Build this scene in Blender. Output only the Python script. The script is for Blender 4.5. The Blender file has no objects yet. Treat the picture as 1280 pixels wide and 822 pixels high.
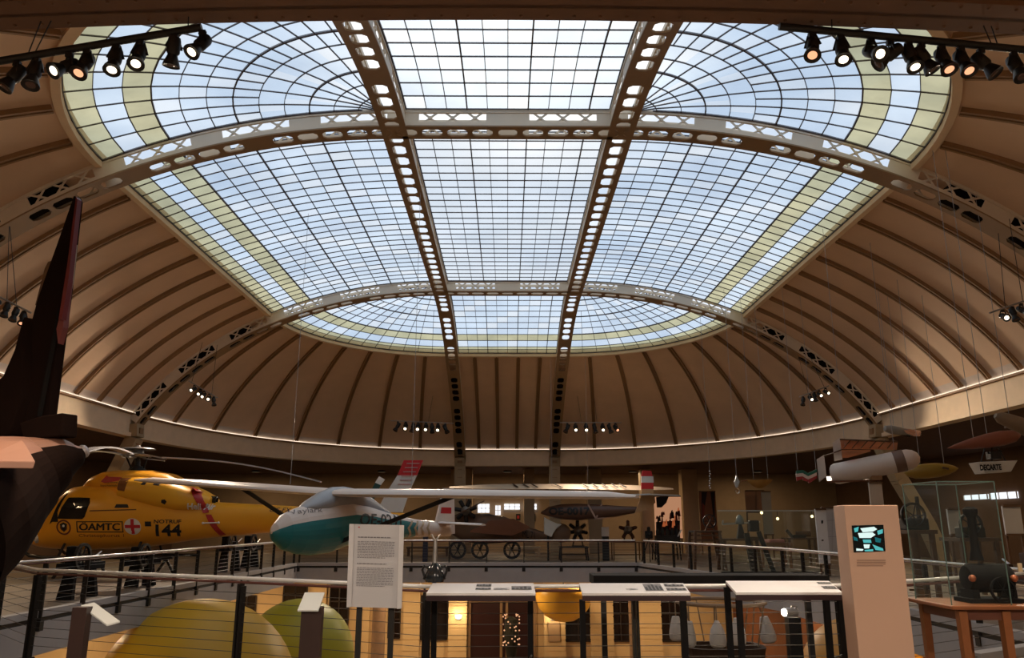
import bpy, bmesh, math, random
from mathutils import Vector, Matrix
from mathutils.bvhtree import BVHTree
random.seed(7)
PI = math.pi
sc = bpy.context.scene
COL = sc.collection

# ------------------------------------------------------------------ camera
FPX, HOR, EYE = 980.0, 655.0, 1.6
TP = (HOR - 411.0) / FPX
PITCH = math.atan(TP)
SP, CP = math.sin(PITCH), math.cos(PITCH)
YAW = 0.0059                      # the axis of the hall meets the picture a little left of centre
cam = bpy.data.cameras.new('camera')
cam.sensor_width = 36.0
cam.lens = FPX * 36.0 / 1280.0
cam.clip_end = 500
camo = bpy.data.objects.new('camera', cam)
COL.objects.link(camo)
camo.location = (0, 0, EYE)
camo.rotation_euler = (PI / 2 + PITCH, 0, -YAW)
sc.camera = camo
sc.view_settings.view_transform = 'Standard'
sc.view_settings.look = 'None'
sc.view_settings.gamma = 1
sc.view_settings.use_curve_mapping = False
sc.view_settings.exposure = 0.32
sc.cycles.use_denoising = True
sc.cycles.max_bounces = 8
sc.cycles.diffuse_bounces = 5
sc.cycles.transparent_max_bounces = 12
sc.cycles.sample_clamp_indirect = 4.0


def ray(px, py):
    u, v = px - 640.0, 411.0 - py
    x, y, z = u, FPX * CP - v * SP, FPX * SP + v * CP
    return Vector((x * math.cos(YAW) + y * math.sin(YAW), -x * math.sin(YAW) + y * math.cos(YAW), z))


def W(px, py, Y):
    "point of the hall at distance Y that the pixel shows"
    d = ray(px, py)
    k = Y / d.y
    return Vector((d.x * k, Y, EYE + d.z * k))


def G(px, py, z):
    "point at height z that the pixel shows"
    d = ray(px, py)
    k = (z - EYE) / d.z
    return Vector((d.x * k, d.y * k, z))


def px2m(n, Y):
    return n * Y / 1000.0


# ------------------------------------------------------------------ materials
MATS = {}


def mat(name, col, rough=0.6, metal=0.0, var=0.12, scale=3.0, bump=0.0, emit=None, estr=0.0, spec=0.4):
    if name in MATS:
        return MATS[name]
    m = bpy.data.materials.new(name)
    m.use_nodes = True
    nt = m.node_tree
    b = nt.nodes['Principled BSDF']
    b.inputs['Roughness'].default_value = rough
    b.inputs['Metallic'].default_value = metal
    b.inputs['Specular IOR Level'].default_value = spec
    tc = nt.nodes.new('ShaderNodeTexCoord')
    nz = nt.nodes.new('ShaderNodeTexNoise')
    nz.inputs['Scale'].default_value = scale
    nz.inputs['Detail'].default_value = 4
    nt.links.new(tc.outputs['Object'], nz.inputs['Vector'])
    mx = nt.nodes.new('ShaderNodeMix')
    mx.data_type = 'RGBA'
    nt.links.new(nz.outputs['Fac'], mx.inputs['Factor'])
    mx.inputs['A'].default_value = (*[max(0, c * (1 - var)) for c in col], 1)
    mx.inputs['B'].default_value = (*[min(1, c * (1 + var)) for c in col], 1)
    nt.links.new(mx.outputs['Result'], b.inputs['Base Color'])
    if bump:
        bp = nt.nodes.new('ShaderNodeBump')
        bp.inputs['Strength'].default_value = bump
        nt.links.new(nz.outputs['Fac'], bp.inputs['Height'])
        nt.links.new(bp.outputs['Normal'], b.inputs['Normal'])
    if emit:
        b.inputs['Emission Color'].default_value = (*emit, 1)
        b.inputs['Emission Strength'].default_value = estr
    MATS[name] = m
    return m


def glassmat(name, tint, milky=0.15, var=0.15, scale=0.35, gloss=0.0):
    "sheet of window glass: lets the sky through, tinted, a little milky"
    if name in MATS:
        return MATS[name]
    m = bpy.data.materials.new(name)
    m.use_nodes = True
    nt = m.node_tree
    nt.nodes.clear()
    out = nt.nodes.new('ShaderNodeOutputMaterial')
    tr = nt.nodes.new('ShaderNodeBsdfTransparent')
    tl = nt.nodes.new('ShaderNodeBsdfTranslucent')
    mix = nt.nodes.new('ShaderNodeMixShader')
    mix.inputs[0].default_value = milky
    tc = nt.nodes.new('ShaderNodeTexCoord')
    nz = nt.nodes.new('ShaderNodeTexNoise')
    nz.inputs['Scale'].default_value = scale
    nz.inputs['Detail'].default_value = 5
    nt.links.new(tc.outputs['Object'], nz.inputs['Vector'])
    mx = nt.nodes.new('ShaderNodeMix')
    mx.data_type = 'RGBA'
    rp = nt.nodes.new('ShaderNodeMapRange')
    rp.inputs['From Min'].default_value = 0.3
    rp.inputs['From Max'].default_value = 0.7
    nt.links.new(nz.outputs['Fac'], rp.inputs['Value'])
    nt.links.new(rp.outputs['Result'], mx.inputs['Factor'])
    mx.inputs['A'].default_value = (*[c * (1 - var) for c in tint], 1)
    mx.inputs['B'].default_value = (*[min(1, c * (1 + var)) for c in tint], 1)
    nt.links.new(mx.outputs['Result'], tr.inputs['Color'])
    nt.links.new(mx.outputs['Result'], tl.inputs['Color'])
    nt.links.new(tr.outputs[0], mix.inputs[1])
    nt.links.new(tl.outputs[0], mix.inputs[2])
    last = mix
    if gloss:
        gl = nt.nodes.new('ShaderNodeBsdfGlossy')
        gl.inputs['Roughness'].default_value = 0.03
        m2 = nt.nodes.new('ShaderNodeMixShader')
        m2.inputs[0].default_value = gloss
        nt.links.new(mix.outputs[0], m2.inputs[1])
        nt.links.new(gl.outputs[0], m2.inputs[2])
        last = m2
    nt.links.new(last.outputs[0], out.inputs['Surface'])
    MATS[name] = m
    return m


def emitmat(name, col, s):
    if name in MATS:
        return MATS[name]
    m = bpy.data.materials.new(name)
    m.use_nodes = True
    nt = m.node_tree
    nt.nodes.clear()
    out = nt.nodes.new('ShaderNodeOutputMaterial')
    e = nt.nodes.new('ShaderNodeEmission')
    e.inputs['Color'].default_value = (*col, 1)
    e.inputs['Strength'].default_value = s
    nt.links.new(e.outputs[0], out.inputs['Surface'])
    MATS[name] = m
    return m


# ------------------------------------------------------------------ objects
def props(o, label=None, cat=None, group=None, kind=None):
    if label:
        o['label'] = label
    if cat:
        o['category'] = cat
    if group:
        o['group'] = group
    if kind:
        o['kind'] = kind
    return o


def thing(name, loc, label, cat, group=None, kind=None):
    o = bpy.data.objects.new(name, None)
    o.empty_display_size = 0.2
    COL.objects.link(o)
    o.location = loc
    return props(o, label, cat, group, kind)


class MB:
    "collects shapes in hall coordinates, then links them as one mesh object"

    def __init__(s):
        s.v, s.f, s.m = [], [], []
        s.mi = 0

    def add(s, vs, fs):
        n = len(s.v)
        s.v += [Vector(p) for p in vs]
        s.f += [[i + n for i in f] for f in fs]
        s.m += [s.mi] * len(fs)
        return s

    def hexa(s, p):          # 8 corners: bottom ring 0-3, top ring 4-7
        return s.add(p, [(3, 2, 1, 0), (4, 5, 6, 7), (0, 1, 5, 4), (1, 2, 6, 5), (2, 3, 7, 6), (3, 0, 4, 7)])

    def box(s, c, size, rz=0.0, rot=None):
        c = Vector(c)
        R = rot if rot else Matrix.Rotation(rz, 3, 'Z')
        hx, hy, hz = size[0] / 2, size[1] / 2, size[2] / 2
        return s.hexa([c + R @ Vector(q) for q in
                       [(-hx, -hy, -hz), (hx, -hy, -hz), (hx, hy, -hz), (-hx, hy, -hz), (-hx, -hy, hz), (hx, -hy, hz), (hx, hy, hz), (-hx, hy, hz)]])

    def span(s, lo, hi):
        lo, hi = Vector(lo), Vector(hi)
        return s.box((lo + hi) / 2, [abs(a) for a in (hi - lo)])

    def frame(s, p0, p1, up=(0, 0, 1)):
        d = (Vector(p1) - Vector(p0)).normalized()
        up = Vector(up)
        if abs(d.dot(up)) > 0.98:
            up = Vector((0, 1, 0)) if abs(d.y) < 0.9 else Vector((1, 0, 0))
        r = d.cross(up).normalized()
        return d, r, r.cross(d).normalized()

    def bar(s, p0, p1, w, h, up=(0, 0, 1), w1=None, h1=None):
        p0, p1 = Vector(p0), Vector(p1)
        d, r, u = s.frame(p0, p1, up)
        w1 = w if w1 is None else w1
        h1 = h if h1 is None else h1
        q = []
        for p, a, b in ((p0, w / 2, h / 2), (p1, w1 / 2, h1 / 2)):
            q += [p - r * a - u * b, p + r * a - u * b, p + r * a + u * b, p - r * a + u * b]
        return s.hexa(q)

    def tube(s, p0, p1, r0, r1=None, n=10, cap=True):
        r1 = r0 if r1 is None else r1
        return s.path([p0, p1], [r0, r1], n, cap)

    def path(s, pts, rad, n=8, cap=True):
        pts = [Vector(p) for p in pts]
        if not isinstance(rad, (list, tuple)):
            rad = [rad] * len(pts)
        rings = []
        for i, p in enumerate(pts):
            a, b = pts[max(i - 1, 0)], pts[min(i + 1, len(pts) - 1)]
            d, r, u = s.frame(a, b)
            rings.append([p + (r * math.cos(2 * PI * k / n) + u * math.sin(2 * PI * k / n)) * rad[i] for k in range(n)])
        return s.loft(rings, cap)

    def loft(s, rings, cap=True, closed=True):
        n = len(rings[0])
        vs = [p for r in rings for p in r]
        fs = []
        for i in range(len(rings) - 1):
            for k in range(n if closed else n - 1):
                k2 = (k + 1) % n
                fs.append((i * n + k, i * n + k2, (i + 1) * n + k2, (i + 1) * n + k))
        if cap:
            fs.append(tuple(range(n - 1, -1, -1)))
            fs.append(tuple((len(rings) - 1) * n + k for k in range(n)))
        return s.add(vs, fs)

    def lathe(s, o, prof, axis=(0, 0, 1), n=24, cap=True):
        "prof: list of (radius, distance along the axis)"
        o, ax = Vector(o), Vector(axis).normalized()
        d, r, u = s.frame((0, 0, 0), ax)
        return s.loft([[o + ax * h + (r * math.cos(2 * PI * k / n) + u * math.sin(2 * PI * k / n)) * max(q, 1e-4) for k in range(n)] for q, h in prof], cap)

    def ball(s, c, r, n=24, m=14, sz=1.0):
        return s.lathe(c, [(r * math.sin(PI * i / m), -r * sz * math.cos(PI * i / m)) for i in range(m + 1)], n=n, cap=False)

    def prism(s, poly, ext):
        "closed polygon of 3-D points pushed along ext, centred"
        e = Vector(ext) / 2
        a = [Vector(p) - e for p in poly]
        b = [Vector(p) + e for p in poly]
        n = len(poly)
        return s.add(a + b, [tuple(range(n - 1, -1, -1)), tuple(range(n, 2 * n))] + [(i, (i + 1) % n, n + (i + 1) % n, n + i) for i in range(n)])

    def quad(s, a, b, c, d):
        return s.add([a, b, c, d], [(0, 1, 2, 3)])

    def tree(s):
        return BVHTree.FromPolygons([tuple(v) for v in s.v], s.f)

    def build(s, name, mats, parent=None, smooth=False, label=None, cat=None, group=None, kind=None, bevel=0.0, fix=True):
        if not isinstance(mats, (list, tuple)):
            mats = [mats]
        if parent is not None:
            o3 = Vector((0, 0, 0))
            q = parent
            while q is not None:
                o3 += q.location
                q = q.parent
        else:
            lo = [min(v[i] for v in s.v) for i in range(3)]
            hi = [max(v[i] for v in s.v) for i in range(3)]
            o3 = Vector(((lo[0] + hi[0]) / 2, (lo[1] + hi[1]) / 2, lo[2]))
        me = bpy.data.meshes.new(name)
        me.from_pydata([tuple(v - o3) for v in s.v], [], s.f)
        for m in mats:
            me.materials.append(m)
        for p, i in zip(me.polygons, s.m):
            p.material_index = i
        if fix:
            bm = bmesh.new()
            bm.from_mesh(me)
            bmesh.ops.recalc_face_normals(bm, faces=bm.faces[:])
            bm.to_mesh(me)
            bm.free()
        if smooth:
            for p in me.polygons:
                p.use_smooth = True
            try:
                me.set_sharp_from_angle(angle=math.radians(40))
            except Exception:
                pass
        me.update()
        o = bpy.data.objects.new(name, me)
        COL.objects.link(o)
        if parent is not None:
            o.parent = parent
        else:
            o.location = o3
        if bevel:
            b = o.modifiers.new('bevel', 'BEVEL')
            b.width = bevel
            b.segments = 2
            b.limit_method = 'ANGLE'
        return props(o, label, cat, group, kind)


def text_mb(txt, origin, right, up, height, surf=None, nrm=None, off=0.01, thick=0.004, shear=0.0, spacing=1.0, width=None, bold=0.0):
    "letters as a mesh on the plane (right, up); with surf given they are laid on that surface"
    cu = bpy.data.curves.new('lettering', 'FONT')
    cu.body = txt
    cu.size = 1.0
    cu.align_x = 'CENTER'
    cu.align_y = 'CENTER'
    cu.shear = shear
    cu.space_character = spacing
    cu.offset = bold
    cu.resolution_u = 3
    to = bpy.data.objects.new('lettering', cu)
    COL.objects.link(to)
    bpy.context.view_layer.update()
    dg = bpy.context.evaluated_depsgraph_get()
    me = bpy.data.meshes.new_from_object(to.evaluated_get(dg))
    r, u = Vector(right).normalized(), Vector(up).normalized()
    n = (Vector(nrm) if nrm else r.cross(u)).normalized()
    k = height / 0.72
    if surf is not None:
        bm = bmesh.new()
        bm.from_mesh(me)
        for _ in range(4):
            bmesh.ops.triangulate(bm, faces=bm.faces[:])
            lng = [e for e in bm.edges if e.calc_length() > 0.16]
            if not lng:
                break
            bmesh.ops.subdivide_edges(bm, edges=lng, cuts=1)
        bmesh.ops.triangulate(bm, faces=bm.faces[:])
        bm.to_mesh(me)
        bm.free()
    xs = [v.co.x for v in me.vertices] or [0, 1]
    ys = [v.co.y for v in me.vertices] or [0, 1]
    kx = k if width is None else width / (max(xs) - min(xs))
    if width is not None:
        k = height / (max(ys) - min(ys))
    cx, cy = (max(xs) + min(xs)) / 2, (max(ys) + min(ys)) / 2
    o = Vector(origin)
    pts = []
    for v in me.vertices:
        p = o + r * ((v.co.x - cx) * kx) + u * ((v.co.y - cy) * k)
        if surf is not None:
            hit = surf.ray_cast(p + n * 3.0, -n, 6.0)
            if hit[0] is not None:
                p = hit[0]
        pts.append(p + n * off)
    mb = MB()
    mb.add(pts, [tuple(p.vertices) for p in me.polygons])
    COL.objects.unlink(to)
    bpy.data.objects.remove(to)
    bpy.data.curves.remove(cu)
    bpy.data.meshes.remove(me)
    return mb


def dup(root, loc, label=None, group=None, rz=None):
    "copy of a thing with copies of its parts and sub-parts"
    r = root.copy()
    COL.objects.link(r)
    r.location = loc
    if rz is not None:
        r.rotation_euler = (0, 0, rz)
    if label:
        r['label'] = label
    if group:
        r['group'] = group
    for ch in list(root.children):
        c = ch.copy()
        COL.objects.link(c)
        c.parent = r
        for g in ch.children:
            d = g.copy()
            COL.objects.link(d)
            d.parent = c
    return r


# common materials
M_ARCH_SHADED = mat('shaded_arch_paint', (0.30, 0.185, 0.09), 0.6, var=0.1)  # the arch's cream paint with the shade under the flange put in
M_SHADE = mat('arch_shade_black', (0.012, 0.008, 0.006), 0.95, spec=0.05)  # near-black tone for the shade inside the arches
M_MATTE = mat('matte_black', (0.010, 0.009, 0.009), 0.85, spec=0.12)
M_CREAM = mat('cream_arch_paint', (0.74, 0.64, 0.50), 0.6, var=0.06)
M_SHELL = mat('dome_plaster', (0.71, 0.50, 0.33), 0.85, var=0.10, scale=1.2)
M_RIB = mat('dome_rib_paint', (0.30, 0.17, 0.08), 0.7)
M_CORN = mat('cornice_plaster', (0.80, 0.62, 0.42), 0.8, var=0.1)
M_STRIP = mat('cornice_light_strip', (0.62, 0.52, 0.45), 0.7)
M_BAR = mat('glazing_bar', (0.055, 0.035, 0.03), 0.6)
M_DARK = mat('dark_steel', (0.02, 0.018, 0.017), 0.5, metal=0.3)
M_BLACK = mat('black_metal', (0.012, 0.011, 0.011), 0.45)
M_STEEL = mat('brushed_steel', (0.62, 0.6, 0.58), 0.3, metal=0.9)
M_RAILTOP = mat('pale_handrail', (0.80, 0.79, 0.78), 0.3, metal=0.15)
M_WHITE = mat('white_board', (0.78, 0.76, 0.76), 0.5, var=0.03)
M_GREY = mat('slab_grey', (0.36, 0.34, 0.33), 0.8, var=0.1)
M_BEIGE = mat('beige_wall', (0.55, 0.40, 0.22), 0.8, var=0.08)
M_BROWNW = mat('brown_wall', (0.13, 0.075, 0.045), 0.85, var=0.2)
M_WOODD = mat('dark_wood', (0.10, 0.05, 0.025), 0.6, var=0.3)
M_WOODO = mat('orange_wood', (0.22, 0.075, 0.025), 0.4, var=0.25)
M_LAMP = emitmat('lit_lamp', (1.0, 0.80, 0.56), 3.2)
# ------------------------------------------------------------------ the vault
H = 8.6
AX, Y1, Y2 = 0.299 * H, 1.8816 * H, 3.366 * H        # crossings of the arches
ZT, EA, EB, EZ = 1.05 * H, 1.451 * H, 1.056 * H, -0.006 * H
DS, DC = 0.739 * H, 1.302 * H                      # skylight edge, cornice (plan distance from the inner rectangle)
PHS, PHC = math.asin(DS / EA), math.asin(DC / EA)
ZB = 0.36 * H + EYE                                # underside of the cornice band
WD, HW = 0.05 * H, 0.034 * H                       # depth of the arches, half width


def prof(ph, off=0.0):
    "plan distance and height of the vault at profile angle ph, off below it"
    d, z = EA * math.sin(ph), EZ + EB * math.cos(ph)
    nx, nz = math.sin(ph) / EA, math.cos(ph) / EB
    l = math.hypot(nx, nz)
    return d - off * nx / l, z - off * nz / l + EYE


def yr(d):
    "the corners are a little longer along the hall than across it"
    t = max(0.0, (d - DS) / (DC - DS))
    return 1.085 + (1.283 - 1.085) * t


def vault(ph, bay, q, off=0.0):
    """bay: 'L','R' side (q = y), 'F','N' ends (q = x), 'FL','FR','NL','NR' corners (q = angle from the side)"""
    d, z = prof(ph, off)
    if bay == 'L':
        return Vector((-AX - d, q, z))
    if bay == 'R':
        return Vector((AX + d, q, z))
    if bay == 'F':
        return Vector((q, Y2 + d * yr(d), z))
    if bay == 'N':
        return Vector((q, Y1 - d * yr(d), z))
    sx = -1 if bay[1] == 'L' else 1
    x = sx * (AX + d * math.cos(q))
    dy = d * yr(d) * math.sin(q)
    return Vector((x, (Y2 + dy) if bay[0] == 'F' else (Y1 - dy), z))


def bay_range(bay):
    if bay in 'LR':
        return Y1, Y2
    if bay in ('F', 'N'):
        return -AX, AX
    return 0.0, PI / 2


BAYS = ['L', 'R', 'F', 'N', 'FL', 'FR', 'NL', 'NR']
ceil = thing('ceiling', (0, (Y1 + Y2) / 2, EYE + 0.36 * H), None, None, kind='structure')
NPH = 18
for bay in BAYS:
    a, b = bay_range(bay)
    nq = 20 if len(bay) == 2 else 6
    m = MB()
    for q in range(nq):
        qa, qb = a + (b - a) * q / nq, a + (b - a) * (q + 1) / nq
        for i in range(NPH):
            pa, pb = PHS + (PHC - PHS) * i / NPH, PHS + (PHC - PHS) * (i + 1) / NPH
            m.mi = 1 if i == NPH - 1 else 0
            m.quad(vault(pa, bay, qa), vault(pa, bay, qb), vault(pb, bay, qb), vault(pb, bay, qa))
            m.mi = 2
            m.quad(vault(pa, bay, qa, -0.25), vault(pb, bay, qa, -0.25), vault(pb, bay, qb, -0.25), vault(pa, bay, qb, -0.25))
        # skylight curb
        m.mi = 3
        e0, e1 = vault(PHS, bay, qa), vault(PHS, bay, qb)
        f0, f1 = vault(PHS + 0.014, bay, qa), vault(PHS + 0.014, bay, qb)
        u = Vector((0, 0, 0.16))
        m.hexa([e0 - u, e1 - u, f1 - u * 0.6, f0 - u * 0.6, e0 + u, e1 + u, f1 + u, f0 + u])
    m.build('vault_bay', [M_SHELL, M_STRIP, M_BROWNW, M_CORN], ceil, smooth=True, fix=False)
    # ribs on the shell
    nr = {'L': 8, 'R': 8, 'F': 4, 'N': 4}.get(bay, 7)
    for k in range(nr):
        q = a + (b - a) * (k + 1) / (nr + 1)
        m = MB()
        n = 22
        hw = 0.085 if len(bay) == 1 else None
        for i in range(n):
            pa, pb = PHS + 0.02 + (PHC - PHS - 0.03) * i / n, PHS + 0.02 + (PHC - PHS - 0.03) * (i + 1) / n
            ring = []
            for p in (pa, pb):
                w = hw
                if w is None:
                    w = 0.085 / max(1.0, prof(p)[0])
                ring.append([vault(p, bay, q - w, -0.01), vault(p, bay, q - w, 0.10), vault(p, bay, q - w * 0.35, 0.10), vault(p, bay, q - w * 0.35, 0.04),
                             vault(p, bay, q + w * 0.35, 0.04), vault(p, bay, q + w * 0.35, 0.10), vault(p, bay, q + w, 0.10), vault(p, bay, q + w, -0.01)])
            for j in range(7):
                m.quad(ring[0][j], ring[0][j + 1], ring[1][j + 1], ring[1][j])
        m.build('ceiling_rib', M_RIB, ceil)


# cornice band and its ledge
def plan_curve(d, n=16):
    "closed plan curve at plan distance d: list of (x, y)"
    r = d * yr(d)
    pts = []
    for k in range(n + 1):
        t = PI / 2 * k / n
        pts.append((AX + d * math.cos(t), Y2 + r * math.sin(t)))
    for k in range(n + 1):
        t = PI / 2 * (1 - k / n)
        pts.append((-AX - d * math.cos(t), Y2 + r * math.sin(t)))
    for k in range(n + 1):
        t = PI / 2 * k / n
        pts.append((-AX - d * math.cos(t), Y1 - r * math.sin(t)))
    for k in range(n + 1):
        t = PI / 2 * (1 - k / n)
        pts.append((AX + d * math.cos(t), Y1 - r * math.sin(t)))
    return pts


ZC = prof(PHC)[1]
ADDED_COVE = 1.1
pc = plan_curve(DC)
po = plan_curve(DC + 0.35)
pi_ = plan_curve(DC - 0.10)
N = len(pc)
m = MB()
for i in range(N):
    j = (i + 1) % N
    V = lambda p, z: Vector((p[0], p[1], z))
    m.hexa([V(pc[i], ZB), V(pc[j], ZB), V(po[j], ZB), V(po[i], ZB), V(pc[i], ZC), V(pc[j], ZC), V(po[j], ZC), V(po[i], ZC)])
    m.mi = 1
    m.hexa([V(pi_[i], ZC - 0.06), V(pi_[j], ZC - 0.06), V(pc[j], ZC - 0.06), V(pc[i], ZC - 0.06), V(pi_[i], ZC), V(pi_[j], ZC), V(pc[j], ZC), V(pc[i], ZC)])
    m.mi = 2
    m.hexa([V(pi_[i], ZB), V(pi_[j], ZB), V(pc[j], ZB), V(pc[i], ZB), V(pi_[i], ZB + 0.14), V(pi_[j], ZB + 0.14), V(pc[j], ZB + 0.14), V(pc[i], ZB + 0.14)])
    m.mi = 0
m.build('trim_1', [M_CORN, M_RIB, M_CORN], None, kind='structure')
# added strip lamp on the ledge, put in to brighten the vault
m = MB()
for i in range(N):
    j = (i + 1) % N
    a_, b_ = Vector((*pi_[i], ZC + 0.02)), Vector((*pi_[j], ZC + 0.02))
    if (b_ - a_).length > 0.01:
        m.bar(a_.lerp(Vector((*pc[i], ZC + 0.02)), 0.45), b_.lerp(Vector((*pc[j], ZC + 0.02)), 0.45), 0.045, 0.03)
m.build('added_cove_light', emitmat('added_cove_glow', (1.0, 0.80, 0.60), ADDED_COVE), None, label='thin added light strip lying along the cornice ledge all round the foot of the vault', cat='lamp')

# ------------------------------------------------------------------ skylight: nine windows of glazing bars and panes
GT = {'B': glassmat('pane_blue_white', (0.80, 0.86, 0.93), 0.20, 0.10, 0.5),
      'W': glassmat('pane_clear_white', (0.92, 0.93, 0.93), 0.20, 0.08, 0.4),
      'Y': glassmat('pane_cream_yellow', (0.68, 0.60, 0.36), 0.25, 0.2, 0.8)}
NR = 12
wn = 0


def bar_line(m, pts, w, h):
    for a, b in zip(pts[:-1], pts[1:]):
        m.bar(a, b, w, h)


def skylight(name, grid, yellow, thick_i=3, thick_j=3, skip=None):
    "grid[i][j] = corner points; i runs outward over the rows"
    ni, nj = len(grid) - 1, len(grid[0]) - 1
    c = grid[ni // 2][nj // 2]
    root = thing(name, (c.x, c.y, c.z), None, None, kind='structure')
    g = MB()
    for i in range(ni):
        for j in range(nj):
            g.mi = 1 if i in yellow else (0 if (i + j) % 5 or not yellow else 2)
            g.quad(grid[i][j], grid[i][j + 1], grid[i + 1][j + 1], grid[i + 1][j])
    g.build('window_pane', [GT['B'], GT['Y'], GT['W']] if yellow else [GT['W'], GT['Y'], GT['B']], root, fix=False)
    b = MB()
    for i in range(ni + 1):
        t = (ni - i) % thick_i == 0
        bar_line(b, grid[i], 0.027 if t else 0.014, 0.05 if t else 0.03)
    for j in range(nj + 1):
        t = j % thick_j == 0
        i0 = 0 if (skip is None or j % 2 == 0) else skip
        bar_line(b, [grid[i][j] for i in range(i0, ni + 1)], 0.027 if t else 0.014, 0.05 if t else 0.03)
    b.build('window_bar', M_BAR, root, fix=False)
    return root


def phs_list(n):
    return [HWP + (PHS - HWP) * i / n for i in range(n + 1)]


HWP = math.asin(HW / EA)
wi = 1
# flat middle
gx = [-AX + HW + (2 * AX - 2 * HW) * j / 10 for j in range(11)]
gy = [Y1 + HW + (Y2 - Y1 - 2 * HW) * i / 27 for i in range(28)]
skylight('window_1', [[Vector((x, y, ZT + EYE)) for x in gx] for y in gy], [], 100, 3)
# sides and ends
for bay in BAYS:
    wi += 1
    if bay in 'LR':
        qs = [Y1 + HW + (Y2 - Y1 - 2 * HW) * k / 27 for k in range(28)]
    elif bay in ('F', 'N'):
        qs = gx
    else:
        qs = [PI / 2 * k / 14 for k in range(15)]
    ph = phs_list(NR)
    if len(bay) == 2:
        ph = [max(0.02, p) for p in ph]
        grid = []
        for p in ph:
            d = prof(p)[0]
            w = min(HW * 0.9 / max(d, 0.01), 0.7)
            grid.append([vault(p, bay, w + (PI / 2 - 2 * w) * k / 14) for k in range(15)])
    else:
        grid = [[vault(p, bay, q) for q in qs] for p in ph]
    skylight('window_%d' % wi, grid, (11, 9), 3 if bay not in 'FN' else 100, 3 if bay in 'FN' else 100, 5 if len(bay) == 2 else None)


# ------------------------------------------------------------------ the four riveted arches
def arch_path(kind, pos):
    "function s -> (point on the vault, tangent, inward normal, side vector); s in metres from the crown of the arch"
    n = 160
    half = AX if kind == 'T' else (Y2 - Y1) / 2
    pts = []
    phs = [PHC * i / n for i in range(n + 1)]
    cur = [(half, ZT + EYE)]
    return phs, half


def arch_station(kind, pos, sgn, s, off):
    """kind T: across the hall at y = pos; kind L: along it at x = pos. s >= 0 from the middle."""
    half = AX if kind == 'T' else (Y2 - Y1) / 2
    if s <= half:
        d, z, nd, nz = s, ZT + EYE, 0.0, 1.0
        d2 = d
        dz = z - off
    else:
        ph = s_to_ph(s - half, kind)
        dd, dz = prof(ph, off)
        d2 = half + (dd * yr(dd) if kind == 'L' else dd)
    if kind == 'T':
        return Vector((sgn * d2, pos, dz))
    return Vector((pos, (Y1 + Y2) / 2 + sgn * d2, dz))


_tab = {}


def s_table(kind):
    if kind in _tab:
        return _tab[kind]
    t = [(0.0, 0.0)]
    px_, pz_ = prof(0.0)
    L = 0.0
    for i in range(1, 401):
        ph = (PHC + 0.02) * i / 400
        d, z = prof(ph)
        dd = d * (yr(d) if kind == 'L' else 1)
        L += math.hypot(dd - px_, z - pz_)
        px_, pz_ = dd, z
        t.append((L, ph))
    _tab[kind] = t
    return t


def s_to_ph(s, kind):
    t = s_table(kind)
    if s >= t[-1][0]:
        return t[-1][1]
    lo, hi = 0, len(t) - 1
    while hi - lo > 1:
        m_ = (lo + hi) // 2
        if t[m_][0] <= s:
            lo = m_
        else:
            hi = m_
    f = (s - t[lo][0]) / (t[hi][0] - t[lo][0])
    return t[lo][1] + f * (t[hi][1] - t[lo][1])


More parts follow.
